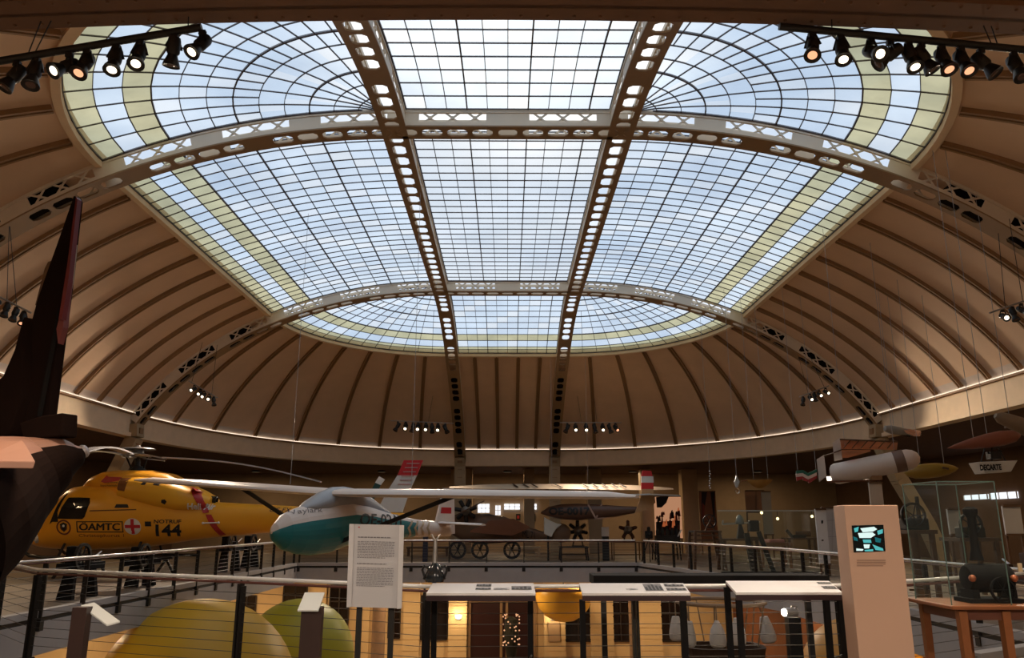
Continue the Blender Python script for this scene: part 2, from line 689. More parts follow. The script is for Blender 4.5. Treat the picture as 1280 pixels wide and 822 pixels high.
def arch(kind, pos, label):
    side = Vector((0, 1, 0)) if kind == 'T' else Vector((1, 0, 0))
    half = AX if kind == 'T' else (Y2 - Y1) / 2
    total = half + s_table(kind)[-1][0]
    crown = arch_station(kind, pos, 1, 0, 0)
    root = thing('roof_arch', crown, label, 'roof arch', kind='structure')
    fl, wb, ch = MB(), MB(), MB()
    pitch = (2 * AX) / 9.0 if kind == 'T' else (2 * half) / 22.0
    start_solid = []
    for sgn in (-1, 1):
        # cells of the flange: an octagonal opening in each
        ncell = int(round(total / pitch - 0.5 if kind == 'T' else total / pitch))
        s = 0.0
        cells = []
        if kind == 'T':
            s = pitch / 2
            cells.append((0.0, pitch / 2, 'half'))
        k = 0
        while s < total - 0.05:
            e = min(s + pitch, total)
            cells.append((s, e, 'cell'))
            s = e
            k += 1
        sk = half + DS / EA * EA * 1.05
        for ci, (s0, s1, tp) in enumerate(cells):
            def P(s, w, off):
                return arch_station(kind, pos, sgn, s, off) + side * w
            t0, t1 = WD, WD - 0.035
            beyond = s0 > half + 0.1
            solid = (beyond and (ci % 5 == 0))
            if tp == 'half':
                hs = [(0, HW), (s1, HW), (s1, -HW), (0, -HW)]
                a = (s1 - s0) * 0.74
                oct_ = [(0, HW * 0.52), (a * 0.72, HW * 0.52), (a, HW * 0.30), (a, -HW * 0.30), (a * 0.72, -HW * 0.52), (0, -HW * 0.52)]
                outer = [(0, HW), (s1 * 0.72, HW), (s1, HW), (s1, -HW), (s1 * 0.72, -HW), (0, -HW)]
                for q in range(5):
                    A, B, C, D = outer[q], outer[q + 1], oct_[q + 1], oct_[q]
                    fl.hexa([P(A[0], A[1], t0), P(B[0], B[1], t0), P(C[0], C[1], t0), P(D[0], D[1], t0),
                             P(A[0], A[1], t1), P(B[0], B[1], t1), P(C[0], C[1], t1), P(D[0], D[1], t1)])
                continue
            if solid:
                fl.hexa([P(s0, -HW, t0), P(s1, -HW, t0), P(s1, HW, t0), P(s0, HW, t0), P(s0, -HW, t1), P(s1, -HW, t1), P(s1, HW, t1), P(s0, HW, t1)])
                continue
            c, a, bq = (s0 + s1) / 2, (s1 - s0) * 0.40, HW * 0.54
            ca = a * 0.66
            cb = bq * 0.5
            oct_ = [(c - ca, bq), (c + ca, bq), (c + a, cb), (c + a, -cb), (c + ca, -bq), (c - ca, -bq), (c - a, -cb), (c - a, cb)]
            outer = [(s0, HW), (s1, HW), (s1, HW * 0.5), (s1, -HW * 0.5), (s1, -HW), (s0, -HW), (s0, -HW * 0.5), (s0, HW * 0.5)]
            for q in range(8):
                A, B = outer[q], outer[(q + 1) % 8]
                C, D = oct_[(q + 1) % 8], oct_[q]
                fl.hexa([P(A[0], A[1], t0), P(B[0], B[1], t0), P(C[0], C[1], t0), P(D[0], D[1], t0),
                         P(A[0], A[1], t1), P(B[0], B[1], t1), P(C[0], C[1], t1), P(D[0], D[1], t1)])
        # lattice webs on both faces
        unit = WD * 1.5
        s = 0.0
        pat = 0
        segs = []
        # solid plate in the middle, X X X, plate, X X X, plate ...
        s = 0.0
        first = True
        while s < total - 0.02:
            L = unit * (0.75 if first else 1.1)
            segs.append((s, min(s + L, total), 'plate'))
            s += L
            first = False
            for q in range(3):
                if s >= total - 0.02:
                    break
                segs.append((s, min(s + unit * 0.78, total), 'x'))
                s += unit * 0.78
        for w in (-HW * 0.86, HW * 0.86):
            def P2(s, off, dw=0.0):
                return arch_station(kind, pos, sgn, s, off) + side * (w + dw)
            for (s0, s1, tp) in segs:
                th = 0.012
                lo, hi = WD - 0.03, -0.01
                if tp == 'plate':
                    wb.hexa([P2(s0, lo, -th), P2(s1, lo, -th), P2(s1, lo, th), P2(s0, lo, th), P2(s0, hi, -th), P2(s1, hi, -th), P2(s1, hi, th), P2(s0, hi, th)])
                else:
                    for (oa, ob) in ((lo, hi), (hi, lo)):
                        a_, b_ = P2(s0, oa), P2(s1, ob)
                        wb.bar(a_, b_, 0.012, 0.045, up=side.cross((b_ - a_)).normalized())
                    cpt = P2((s0 + s1) / 2, (lo + hi) / 2)
                    wb.tube(cpt - side * 0.025, cpt + side * 0.025, 0.042, n=8)
            # chords top and bottom
            n = 60
            for q in range(n):
                s0, s1 = total * q / n, total * (q + 1) / n
                for (oa, ob) in ((WD - 0.03, WD - 0.12), (0.075, -0.02)):
                    th = 0.03
                    ch.hexa([P2(s0, oa, -th), P2(s1, oa, -th), P2(s1, oa, th), P2(s0, oa, th), P2(s0, ob, -th), P2(s1, ob, -th), P2(s1, ob, th), P2(s0, ob, th)])
    fl.build('flange', M_ARCH_SHADED, root)
    wb.build('lattice_web', M_CREAM, root)
    ch.build('chord', M_CREAM, root)
    ln = MB()  # near-black sheets inside the arch stand in for shade behind the lattice
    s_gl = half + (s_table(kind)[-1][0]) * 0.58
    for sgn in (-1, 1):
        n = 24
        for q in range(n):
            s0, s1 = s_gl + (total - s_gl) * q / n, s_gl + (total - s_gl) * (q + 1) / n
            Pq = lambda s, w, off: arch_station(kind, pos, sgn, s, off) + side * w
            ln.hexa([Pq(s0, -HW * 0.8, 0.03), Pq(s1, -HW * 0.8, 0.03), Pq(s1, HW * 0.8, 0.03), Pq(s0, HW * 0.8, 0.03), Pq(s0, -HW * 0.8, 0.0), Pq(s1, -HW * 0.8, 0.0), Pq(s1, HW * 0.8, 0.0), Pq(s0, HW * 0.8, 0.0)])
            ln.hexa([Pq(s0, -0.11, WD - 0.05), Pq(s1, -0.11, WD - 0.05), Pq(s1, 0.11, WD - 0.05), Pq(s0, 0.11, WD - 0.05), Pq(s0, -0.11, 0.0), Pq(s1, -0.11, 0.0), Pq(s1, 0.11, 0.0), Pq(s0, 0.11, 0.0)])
    ln.build('arch_shade_sheet', M_SHADE, root)
    # legs under the cornice
    for sgn in ((-1, 1) if kind == 'T' else (1,)):
        lg = MB()
        foot = arch_station(kind, pos, sgn, total, WD)
        dirv = Vector((sgn, 0, 0)) if kind == 'T' else Vector((0, sgn, 0))
        if kind == 'T':
            pts = [(foot, 0.0), (foot - dirv * 0.05 + Vector((0, 0, ZB - foot.z)), 0), (foot + dirv * 0.55 + Vector((0, 0, 3.2 - foot.z)), 0), (foot + dirv * 1.35 + Vector((0, 0, 1.6 - foot.z)), 0), (foot + dirv * 1.9 + Vector((0, 0, 0.0 - foot.z)), 0)]
        else:
            pts = [(foot, 0), (foot + dirv * 0.25 + Vector((0, 0, ZB - foot.z)), 0), (foot + dirv * 0.25 + Vector((0, 0, -foot.z)), 0)]
        wl = HW * 1.0
        for (a, _), (b, _) in zip(pts[:-1], pts[1:]):
            if kind == 'T':
                lg.bar(a + dirv * 0.2, b + dirv * 0.2, wl * 2, 0.42, up=dirv)
            else:
                lg.bar(a + dirv * 0.2, b + dirv * 0.2, wl * 2, 0.42, up=dirv)
            # batten slots
            d = (b - a)
            nsl = int(d.length / 0.42)
            lg.mi = 1
            for q in range(nsl):
                p = a + d * ((q + 0.5) / nsl)
                lg.bar(p - side * HW * 0.45 - dirv * 0.03, p + side * HW * 0.45 - dirv * 0.03, 0.2 if (b.z > ZB - 0.1) else 0.02, 0.05, up=dirv)
            lg.mi = 0
        lg.build('arch_leg', [mat('arch_leg_paint', (0.42, 0.31, 0.18), 0.6), M_RIB], root)
    return root


arch('T', Y1, 'brown riveted lattice arch crossing the skylight nearer the camera')
arch('T', Y2, 'brown riveted lattice arch crossing the skylight at its far end')
arch('L', -AX, 'brown riveted arch running along the hall on the window side with the helicopter')
arch('L', AX, 'brown riveted arch running along the hall on the side of the kiosk')

# dark riveted girder close overhead
g = MB()
yb = 8.0
for k in range(24):
    xa, xb = -11 + 22 * k / 24, -11 + 22 * (k + 1) / 24
    za, zb = [W(640, 25, yb).z - 0.17 * (x / 6.0) ** 2 for x in (xa, xb)]
    g.hexa([(xa, yb - 0.5, za), (xb, yb - 0.5, zb), (xb, yb, zb), (xa, yb, za), (xa, yb - 0.5, za + 0.05), (xb, yb - 0.5, zb + 0.05), (xb, yb, zb + 0.05), (xa, yb, za + 0.05)])
    g.hexa([(xa, yb - 0.28, za), (xb, yb - 0.28, zb), (xb, yb - 0.22, zb), (xa, yb - 0.22, za), (xa, yb - 0.28, za + 1.0), (xb, yb - 0.28, zb + 1.0), (xb, yb - 0.22, zb + 1.0), (xa, yb - 0.22, za + 1.0)])
    g.hexa([(xa, yb - 0.42, za + 0.1), (xb, yb - 0.42, zb + 0.1), (xb, yb - 0.28, zb + 0.1), (xa, yb - 0.28, za + 0.1), (xa, yb - 0.42, za + 0.14), (xb, yb - 0.42, zb + 0.14), (xb, yb - 0.28, zb + 0.14), (xa, yb - 0.28, za + 0.14)])
    g.hexa([(xa, yb - 0.5, za + 0.95), (xb, yb - 0.5, zb + 0.95), (xb, yb, zb + 0.95), (xa, yb, za + 0.95), (xa, yb - 0.5, za + 1.0), (xb, yb - 0.5, zb + 1.0), (xb, yb, zb + 1.0), (xa, yb, za + 1.0)])
    for r in range(3):
        x = xa + (xb - xa) * (r + 0.5) / 3
        z = W(640, 25, yb).z - 0.17 * (x / 6.0) ** 2
        g.lathe((x, yb - 0.43, z), [(0.022, 0.0), (0.018, -0.014), (0.004, -0.02)], n=6)
        g.lathe((x, yb - 0.08, z), [(0.022, 0.0), (0.018, -0.014), (0.004, -0.02)], n=6)
        g.lathe((x, yb - 0.28, z + 0.3), [(0.022, 0.0), (0.018, 0.014), (0.004, 0.02)], axis=(0, -1, 0), n=6)
g.build('ceiling_girder', mat('girder_brown', (0.15, 0.075, 0.04), 0.65, var=0.2, scale=2), None, kind='structure')

# ------------------------------------------------------------------ sky
w = bpy.data.worlds.new('sky')
sc.world = w
w.use_nodes = True
nt = w.node_tree
nt.nodes.clear()
out = nt.nodes.new('ShaderNodeOutputWorld')
bg = nt.nodes.new('ShaderNodeBackground')
tc = nt.nodes.new('ShaderNodeTexCoord')
nz = nt.nodes.new('ShaderNodeTexNoise')
nz.inputs['Scale'].default_value = 7.0
nz.inputs['Detail'].default_value = 6
mp = nt.nodes.new('ShaderNodeMapping')
mp.inputs['Scale'].default_value = (0.6, 1.0, 2.2)
nt.links.new(tc.outputs['Generated'], mp.inputs['Vector'])
nt.links.new(mp.outputs['Vector'], nz.inputs['Vector'])
rp = nt.nodes.new('ShaderNodeMapRange')
rp.inputs['From Min'].default_value = 0.38
rp.inputs['From Max'].default_value = 0.64
nt.links.new(nz.outputs['Fac'], rp.inputs['Value'])
mx = nt.nodes.new('ShaderNodeMix')
mx.data_type = 'RGBA'
mx.inputs['A'].default_value = (0.58, 0.68, 0.82, 1)
mx.inputs['B'].default_value = (0.80, 0.86, 0.94, 1)
nt.links.new(rp.outputs['Result'], mx.inputs['Factor'])
# brighter, whiter sky around the hidden sun
dot = nt.nodes.new('ShaderNodeVectorMath')
dot.operation = 'DOT_PRODUCT'
el = math.radians(40)
dot.inputs[1].default_value = (0, math.cos(el), math.sin(el))
nt.links.new(tc.outputs['Generated'], dot.inputs[0])
gl = nt.nodes.new('ShaderNodeMapRange')
gl.interpolation_type = 'SMOOTHSTEP'
gl.inputs['From Min'].default_value = math.cos(math.radians(18))
gl.inputs['From Max'].default_value = math.cos(math.radians(3))
nt.links.new(dot.outputs['Value'], gl.inputs['Value'])
mx2 = nt.nodes.new('ShaderNodeMix')
mx2.data_type = 'RGBA'
mx2.inputs['B'].default_value = (1.3, 1.27, 1.22, 1)
nt.links.new(gl.outputs['Result'], mx2.inputs['Factor'])
nt.links.new(mx.outputs['Result'], mx2.inputs['A'])
nt.links.new(mx2.outputs['Result'], bg.inputs['Color'])
bg.inputs['Strength'].default_value = 0.88
nt.links.new(bg.outputs[0], out.inputs['Surface'])
# ------------------------------------------------------------------ aisles, floors and walls
XL, XR, YN, YF = -21.0, 21.0, -7.0, 51.0
m = MB()          # flat ceiling of the aisles, from the cornice band out to the walls
pb = plan_curve(DC + 0.3)
N = len(pb)
cy = (Y1 + Y2) / 2


def outrect(p):
    dx, dy = p[0], p[1] - cy
    k = min((XR + 0.3) / abs(dx) if abs(dx) > 1e-6 else 1e9, ((YF + 0.3 - cy) if dy > 0 else (cy - YN + 0.3)) / abs(dy) if abs(dy) > 1e-6 else 1e9)
    return (dx * k, cy + dy * k)


ring = sorted(set([(round(x, 4), round(y, 4)) for x, y in pb] ), key=lambda p: math.atan2(p[1] - cy, p[0]))
for i in range(len(ring)):
    a, b = ring[i], ring[(i + 1) % len(ring)]
    oa, ob = outrect(a), outrect(b)
    m.hexa([(a[0], a[1], ZB + 0.02), (b[0], b[1], ZB + 0.02), (ob[0], ob[1], ZB + 0.02), (oa[0], oa[1], ZB + 0.02),
            (a[0], a[1], ZB + 0.3), (b[0], b[1], ZB + 0.3), (ob[0], ob[1], ZB + 0.3), (oa[0], oa[1], ZB + 0.3)])
    if abs(oa[0] - ob[0]) > 0.01 and abs(oa[1] - ob[1]) > 0.01:
        cxn = (XR + 0.3) * (1 if oa[0] + ob[0] > 0 else -1)
        cyn = YF + 0.3 if oa[1] + ob[1] > 2 * cy else YN - 0.3
        m.prism([(oa[0], oa[1], ZB + 0.16), (cxn, cyn, ZB + 0.16), (ob[0], ob[1], ZB + 0.16)], (0, 0, 0.28))
m.build('ceiling', mat('aisle_ceiling', (0.10, 0.055, 0.033), 0.85, var=0.2), None, kind='structure')

ZL = -4.8


def roof_z(x, y):
    "height of the vault, or of the aisle ceiling, above a point of the plan"
    dx = max(0.0, abs(x) - AX)
    dy = max(0.0, y - Y2, Y1 - y)
    lo, hi = 0.0, DC
    if dx < 1e-6 and dy < 1e-6:
        return ZT + EYE
    if math.hypot(dx, dy / yr(DC)) >= DC:
        return ZB + 0.02
    for _ in range(40):
        d = (lo + hi) / 2
        if math.hypot(dx, dy / yr(d)) > d:
            lo = d
        else:
            hi = d
    return EZ + EB * math.sqrt(max(0.0, 1 - (lo / EA) ** 2)) + EYE


# opening in the gallery floor
OPEN = [(-6.2, 10.1), (-0.86, 8.75), (3.5, 8.85), (5.6, 10.1), (7.4, 11.2), (7.4, 22.0), (5.3, 33.0), (-8.5, 33.0), (-8.4, 10.3)]


def ring_floor(poly, z0, z1, m):
    c = Vector((0, 22.0, 0))
    def orc(p):
        dx, dy = p[0] - c.x, p[1] - c.y
        k = min((XR) / abs(dx) if abs(dx) > 1e-6 else 1e9, ((YF - c.y) if dy > 0 else (c.y - YN)) / abs(dy) if abs(dy) > 1e-6 else 1e9)
        return (c.x + dx * k, c.y + dy * k)
    pts = []
    for i in range(len(poly)):
        a, b = Vector((*poly[i], 0)), Vector((*poly[(i + 1) % len(poly)], 0))
        for k in range(6):
            p = a + (b - a) * k / 6
            pts.append((p.x, p.y))
    for i in range(len(pts)):
        a, b = pts[i], pts[(i + 1) % len(pts)]
        oa, ob = orc(a), orc(b)
        m.hexa([(*a, z0), (*b, z0), (*ob, z0), (*oa, z0), (*a, z1), (*b, z1), (*ob, z1), (*oa, z1)])
        if abs(oa[0] - ob[0]) > 0.01 and abs(oa[1] - ob[1]) > 0.01:
            cxn = XR * (1 if oa[0] + ob[0] > 0 else -1)
            cyn = YF if oa[1] + ob[1] > 2 * c.y else YN
            m.prism([(*oa, (z0 + z1) / 2), (cxn, cyn, (z0 + z1) / 2), (*ob, (z0 + z1) / 2)], (0, 0, z1 - z0))


m = MB()
ring_floor(OPEN, -0.30, 0.0, m)
m.build('floor', mat('gallery_floor', (0.18, 0.14, 0.105), 0.5, var=0.15), None, kind='structure')
# fascia of the slab: kerb, groove, face
m = MB()
cen = Vector((0, 20, 0))
for i in range(len(OPEN)):
    a, b = Vector((*OPEN[i], 0)), Vector((*OPEN[(i + 1) % len(OPEN)], 0))
    d = (b - a).normalized()
    n = Vector((-d.y, d.x, 0))
    if n.dot(cen - (a + b) / 2) < 0:
        n = -n
    for (z0, z1, t, mi) in ((-0.02, 0.10, 0.05, 0), (-0.10, -0.02, 0.02, 1), (-0.66, -0.10, 0.05, 0)):
        m.mi = mi
        if z1 > 0 and i in (0, 1, 2, 8):
            continue
        m.hexa([a + Vector((0, 0, z0)) - n * 0.12, b + Vector((0, 0, z0)) - n * 0.12, b + Vector((0, 0, z0)) + n * t, a + Vector((0, 0, z0)) + n * t,
                a + Vector((0, 0, z1)) - n * 0.12, b + Vector((0, 0, z1)) - n * 0.12, b + Vector((0, 0, z1)) + n * t, a + Vector((0, 0, z1)) + n * t])
m.build('trim_2', [M_GREY, M_DARK], None, kind='structure')

m = MB()
m.span((XL, YN, ZL - 0.2), (XR, YF, ZL))
m.build('floor', mat('lower_floor', (0.30, 0.22, 0.15), 0.6), None, kind='structure', label='lower hall floor under the galleries')
for nm, lo, hi, mm in (('wall_left', (XL - 0.3, YN, ZL), (XL, YF, ZB + 0.3), M_BROWNW), ('wall_right', (XR, YN, ZL), (XR + 0.3, YF, ZB + 0.3), M_BROWNW),
                       ('wall_back', (XL, YN - 0.3, ZL), (XR, YN, ZB + 0.3), M_BROWNW), ('wall_front', (XL, YF, ZL), (XR, YF + 0.3, ZB + 0.3), mat('far_wall_plaster', (0.30, 0.22, 0.15), 0.85))):
    MB().span(lo, hi).build(nm, mm, None, kind='structure')
# ------------------------------------------------------------------ railings round the opening
ORD = ['first', 'second', 'third', 'fourth', 'fifth', 'sixth', 'seventh', 'eighth', 'ninth', 'tenth', 'eleventh', 'twelfth']


def railing(pts, label, spacing, ncab=7, cab=0.004, zrail=0.97, posts=None, base=-0.25, wide=0.06, rr=0.022):
    P = [Vector((q[0], q[1], q[2] if len(q) > 2 else 0)) for q in pts]
    root = thing('railing', P[0], label, 'railing')
    hr = MB()
    hr.path([p + Vector((0, 0, zrail)) for p in P], rr, 10)
    hr.build('handrail', M_RAILTOP, root, smooth=True)
    fl = MB()
    fl.path([p + Vector((0, 0, zrail - 0.045)) for p in P], 0.016, 6)
    fl.build('rail_underside_bar', mat('rail_wood', (0.12, 0.04, 0.03), 0.5), root)
    for k in range(ncab):
        z = zrail - 0.16 - k * 0.107
        c = MB()
        c.path([p + Vector((0, 0, z)) for p in P], cab, 5)
        c.build('cable', mat('cable_steel', (0.10, 0.095, 0.09), 0.4, metal=0.6), root)
    for a, b in zip(P[:-1], P[1:]):
        d = (b - a)
        n = max(1, int(round(d.length / spacing)))
        u = d.normalized()
        for i in range(n + (1 if b == P[-1] else 0)):
            p = a + d * (i / n)
            m = MB()
            rz = math.atan2(u.y, u.x)
            m.box(p + Vector((0, 0, (zrail - 0.06 + base) / 2)), (wide * 0.4, 0.09, zrail - 0.06 - base), rz)
            m.box(p + Vector((0, 0, (zrail - 0.06 + base) / 2)) + u * wide * 0.55, (wide * 0.3, 0.07, zrail - 0.06 - base - 0.05), rz)
            m.box(p + Vector((0, 0, -0.16)), (0.13, 0.14, 0.16), rz)
            m.tube(p + Vector((0, 0, zrail - 0.07)), p + Vector((0, 0, zrail)), 0.012, n=6)
            m.build('post', M_DARK, root)
    return root


g1 = G(48, 712, 1.03)
g0 = G(6, 704, 1.06)
railing([(g0.x, g0.y, 0.09), (g1.x, g1.y, 0.06), (-3.1, 9.6, 0.02), (-0.86, 8.6), (3.5, 8.7), (5.5, 9.95), (7.3, 11.1)],
        'near steel cable railing with a pale handrail running behind the reading panels', 2.35, 8, 0.0035, wide=0.075)
railing([(-8.35, 13.4), (-8.5, 32.6)], 'steel railing along the gallery edge below the yellow helicopter', 1.45, 6, 0.004)
railing([(-8.4, 33.0), (5.2, 33.0)], 'steel railing straight across the far end of the opening', 1.45, 6, 0.005)
railing([(5.45, 32.4), (7.4, 21.9), (7.4, 11.5)], 'steel railing along the gallery edge on the kiosk side', 1.45, 6, 0.004)


# ------------------------------------------------------------------ reading panels on dark legs at the near railing
def reading_panel(px0, px1, pyf, pyb, shift, label, pics, legs):
    Yf, Yb = 8.2, 8.55
    a, b = W(px0 + shift[0], pyf, Yf), W(px1 + shift[1], pyf, Yf)
    c, d = W(px1, pyb, Yb), W(px0, pyb, Yb)
    root = thing('reading_panel', ((a.x + b.x) / 2, Yf + 0.15, 0), label, 'information panel', 'slanted reading panels along the near railing')
    t = Vector((0, 0, 0.025))
    m = MB()
    m.hexa([a - t, b - t, c - t, d - t, a, b, c, d])
    PBO = m.build('panel_board', M_WHITE, root)
    e = MB()
    e.hexa([a - t * 3, b - t * 3, b - t * 3 + Vector((0, 0.03, 0)), a - t * 3 + Vector((0, 0.03, 0)), a - t * 0.9, b - t * 0.9, b - t * 0.9 + Vector((0, 0.03, 0)), a - t * 0.9 + Vector((0, 0.03, 0))])
    e.hexa([d - t * 3, c - t * 3, c - t * 3 - Vector((0, 0.03, 0)), d - t * 3 - Vector((0, 0.03, 0)), d - t, c - t, c - t - Vector((0, 0.03, 0)), d - t - Vector((0, 0.03, 0))])
    e.build('panel_frame', mat('panel_edge_dark', (0.035, 0.015, 0.018), 0.5), root)
    for (u, dep) in legs:
        p = a.lerp(b, u) if dep == 0 else d.lerp(c, u)
        lg = MB()
        lg.bar(p - t * 2.5 + Vector((0, 0.03 if dep == 0 else -0.03, 0)), Vector((p.x, p.y + (0.06 if dep == 0 else -0.03), 0.0)), 0.055, 0.055)
        lg.build('leg', M_MATTE, root)
    br = MB()
    p, q = a.lerp(b, 0.96), d.lerp(c, 0.96)
    br.tube(Vector((p.x, p.y + 0.04, 0.35)), Vector((q.x, q.y - 0.03, 0.28)), 0.009)
    br.build('leg_brace', M_BLACK, root)
    up = Vector((0, 0, 0.004))
    for (u0, u1, v0, v1, k) in pics:
        def Q(u, v):
            return (a.lerp(b, u)).lerp(d.lerp(c, u), v) + up
        pm = MB()
        if k == 'photo':
            pm.quad(Q(u0, v0), Q(u1, v0), Q(u1, v1), Q(u0, v1))
            n = 5
            pm.mi = 1
            for i in range(n):
                x0 = u0 + (u1 - u0) * (i + 0.15) / n
                x1 = u0 + (u1 - u0) * (i + 0.75) / n
                hh = v0 + (v1 - v0) * random.uniform(0.35, 0.9)
                pm.quad(Q(x0, v0 + 0.04) + up, Q(x1, v0 + 0.04) + up, Q(x1, hh) + up, Q(x0, hh) + up)
            pm.build('printed_picture', [mat('print_grey', (0.22, 0.21, 0.21), 0.6), mat('print_black', (0.05, 0.05, 0.05), 0.6)], PBO, fix=False)
        else:
            rows = 3
            for r in range(rows):
                y0 = v0 + (v1 - v0) * r / rows
                y1 = y0 + (v1 - v0) * 0.5 / rows
                pm.quad(Q(u0, y0), Q(u1 - 0.02 * (r % 2), y0), Q(u1 - 0.02 * (r % 2), y1), Q(u0, y1))
            pm.build('printed_text', mat('print_ink', (0.30, 0.28, 0.28), 0.6), PBO, fix=False)
    return root


reading_panel(541, 667, 741, 728.5, (-8, 2.5), 'white slanted reading panel between the hanging text board and the yellow bowl lamp',
              [(0.44, 0.585, 0.62, 0.88, 'photo'), (0.44, 0.585, 0.30, 0.50, 'photo'), (0.61, 0.76, 0.30, 0.50, 'text'), (0.78, 0.97, 0.3, 0.66, 'photo')],
              [(0.015, 0), (0.025, 1), (0.965, 1)])
reading_panel(724, 854, 741, 728.5, (4, 9), 'white slanted reading panel with small photographs beside the yellow bowl lamp, sandbags under its end',
              [(0.42, 0.53, 0.28, 0.45, 'text'), (0.60, 0.77, 0.2, 0.9, 'photo'), (0.80, 0.985, 0.62, 0.88, 'photo'), (0.80, 0.985, 0.22, 0.5, 'photo')],
              [(0.0, 0), (0.93, 0), (0.985, 1)])
reading_panel(907, 1036, 740, 725.5, (13, 17), 'white mostly blank reading panel next to the beige kiosk',
              [(0.86, 0.99, 0.68, 0.86, 'photo'), (0.86, 0.99, 0.25, 0.52, 'photo')],
              [(0.03, 0), (0.0, 1), (0.85, 0), (0.985, 0)])

# ------------------------------------------------------------------ hanging text board
Yb = 7.6
root = thing('text_board', W(470, 822, Yb), 'tall light grey text board with folded sides standing at the near railing', 'information board')
tl, tr, br_, bl = W(438, 654.5, Yb), W(505, 656, Yb), W(502, 760, Yb), W(434.5, 758, Yb)
m = MB()
dy = Vector((0, 0.05, 0))
m.hexa([bl, br_, br_ + dy * 0.3, bl + dy * 0.3, tl, tr, tr + dy * 0.3, tl + dy * 0.3])
BRD = m.build('board', mat('board_grey', (0.50, 0.49, 0.51), 0.55, var=0.03), root)
for u0, u1, nm in ((0.0, 0.075, 'side_flange'), (0.925, 1.0, 'side_flange')):
    m = MB()
    q = [bl.lerp(br_, u0), bl.lerp(br_, u1), tl.lerp(tr, u0), tl.lerp(tr, u1)]
    f = Vector((0, -0.05, 0))
    m.hexa([q[0] + f, q[1] + f * 0.4, q[1], q[0], q[2] + f, q[3] + f * 0.4, q[3], q[2]])
    m.build(nm, mat('board_flange_grey', (0.60, 0.59, 0.61), 0.5, var=0.03), root)
m = MB()


def BQ(u, v):
    return (bl.lerp(br_, u)).lerp(tl.lerp(tr, u), v) + Vector((0, -0.006, 0))


def lines(v0, n, step, bold=0.35, ind=0.0):
    for i in range(n):
        v = v0 - i * step
        e = 0.84 - (0.18 * random.random() if i == n - 1 else 0.015 * random.random())
        u = 0.15
        while u < e:
            w_ = random.uniform(0.02, 0.07)
            x1 = min(u + w_, e)
            m.quad(BQ(u, v), BQ(x1, v), BQ(x1, v + step * bold), BQ(u, v + step * bold))
            u = x1 + 0.012


lines(0.835, 1, 0.018, 0.7)
lines(0.785, 11, 0.0195)
lines(0.515, 1, 0.018, 0.6)
lines(0.465, 12, 0.0195)
m.build('printed_text', mat('board_ink', (0.20, 0.19, 0.21), 0.7), BRD, fix=False)
m = MB()
m.quad(BQ(0.15, 0.955), BQ(0.18, 0.955), BQ(0.18, 0.97), BQ(0.15, 0.97))
m.build('printed_emblem', mat('emblem_red', (0.45, 0.05, 0.05), 0.6), BRD, fix=False)
for u in (0.2, 0.8):
    p = bl.lerp(br_, u)
    m = MB()
    m.bar(Vector((p.x, p.y + 0.06, 0)), Vector((p.x, p.y + 0.06, tl.z - 0.1)), 0.05, 0.03)
    m.box(Vector((p.x, p.y + 0.06, 0.01)), (0.1, 0.3, 0.02))
    m.build('stand_post', M_DARK, root)


# ------------------------------------------------------------------ two small label stands
def label_stand(quad, Y, post, label, depth=0.22):
    Ya, Yb_ = Y, Y + depth
    pa = [W(quad[0][0], quad[0][1], Yb_), W(quad[1][0], quad[1][1], Yb_), W(quad[2][0], quad[2][1], Ya), W(quad[3][0], quad[3][1], Ya)]
    c = (pa[0] + pa[1] + pa[2] + pa[3]) / 4
    root = thing('label_stand', (c.x, c.y, 0), label, 'label stand', 'small label stands at the near railing')
    t = Vector((0, 0, 0.015))
    MB().hexa([pa[3] - t, pa[2] - t, pa[1] - t, pa[0] - t, pa[3], pa[2], pa[1], pa[0]]).build('label_plate', mat('label_white', (0.66, 0.68, 0.66), 0.5, var=0.03), root)
    a, b = W(post[0], post[2], Y + 0.12), W(post[1], post[2], Y + 0.12)
    m = MB()
    m.span((a.x, Y + 0.05, 0), (b.x, Y + 0.17, a.z))
    m.build('post', mat('post_brown', (0.045, 0.022, 0.018), 0.5), root)
    MB().box((c.x, Y + 0.11, 0.01), (0.35, 0.35, 0.02)).build('foot_plate', M_DARK, root)
    return root


label_stand([(101, 756), (118, 752.5), (150, 776), (134, 780.5)], 8.6, (95, 113, 758), 'white tilted label plate on a dark post below the helicopter nose')
label_stand([(381, 740), (406, 740), (398, 762), (372, 762)], 8.6, (379, 404, 758), 'white label plate on a broad brown post in front of the green ball')

# ------------------------------------------------------------------ small fitting on the railing
Yd = 8.72
c = W(543, 727, Yd)
root = thing('viewing_lamp', c, 'black domed fitting with side brackets and a chrome stem at the railing', 'lamp')
m = MB()
s = px2m(1, Yd)
m.lathe(c, [(11 * s, 0), (12 * s, 3 * s), (11.5 * s, 8 * s), (9 * s, 15 * s), (5 * s, 20 * s), (2.5 * s, 23 * s)], n=24)
m.build('dome', mat('gloss_black', (0.02, 0.025, 0.03), 0.15, spec=0.6), root, smooth=True)
m = MB()
m.tube(c + Vector((0, 0, 22 * s)), c + Vector((0, 0, 50 * s)), 3.2 * s, 2.2 * s)
m.tube(c + Vector((0, 0, 48 * s)), c + Vector((-5 * s, 0, 56 * s)), 1.2 * s)
m.tube(c + Vector((0, 0, 48 * s)), c + Vector((6 * s, 0, 56 * s)), 1.2 * s)
m.build('stem', M_STEEL, root, smooth=True)
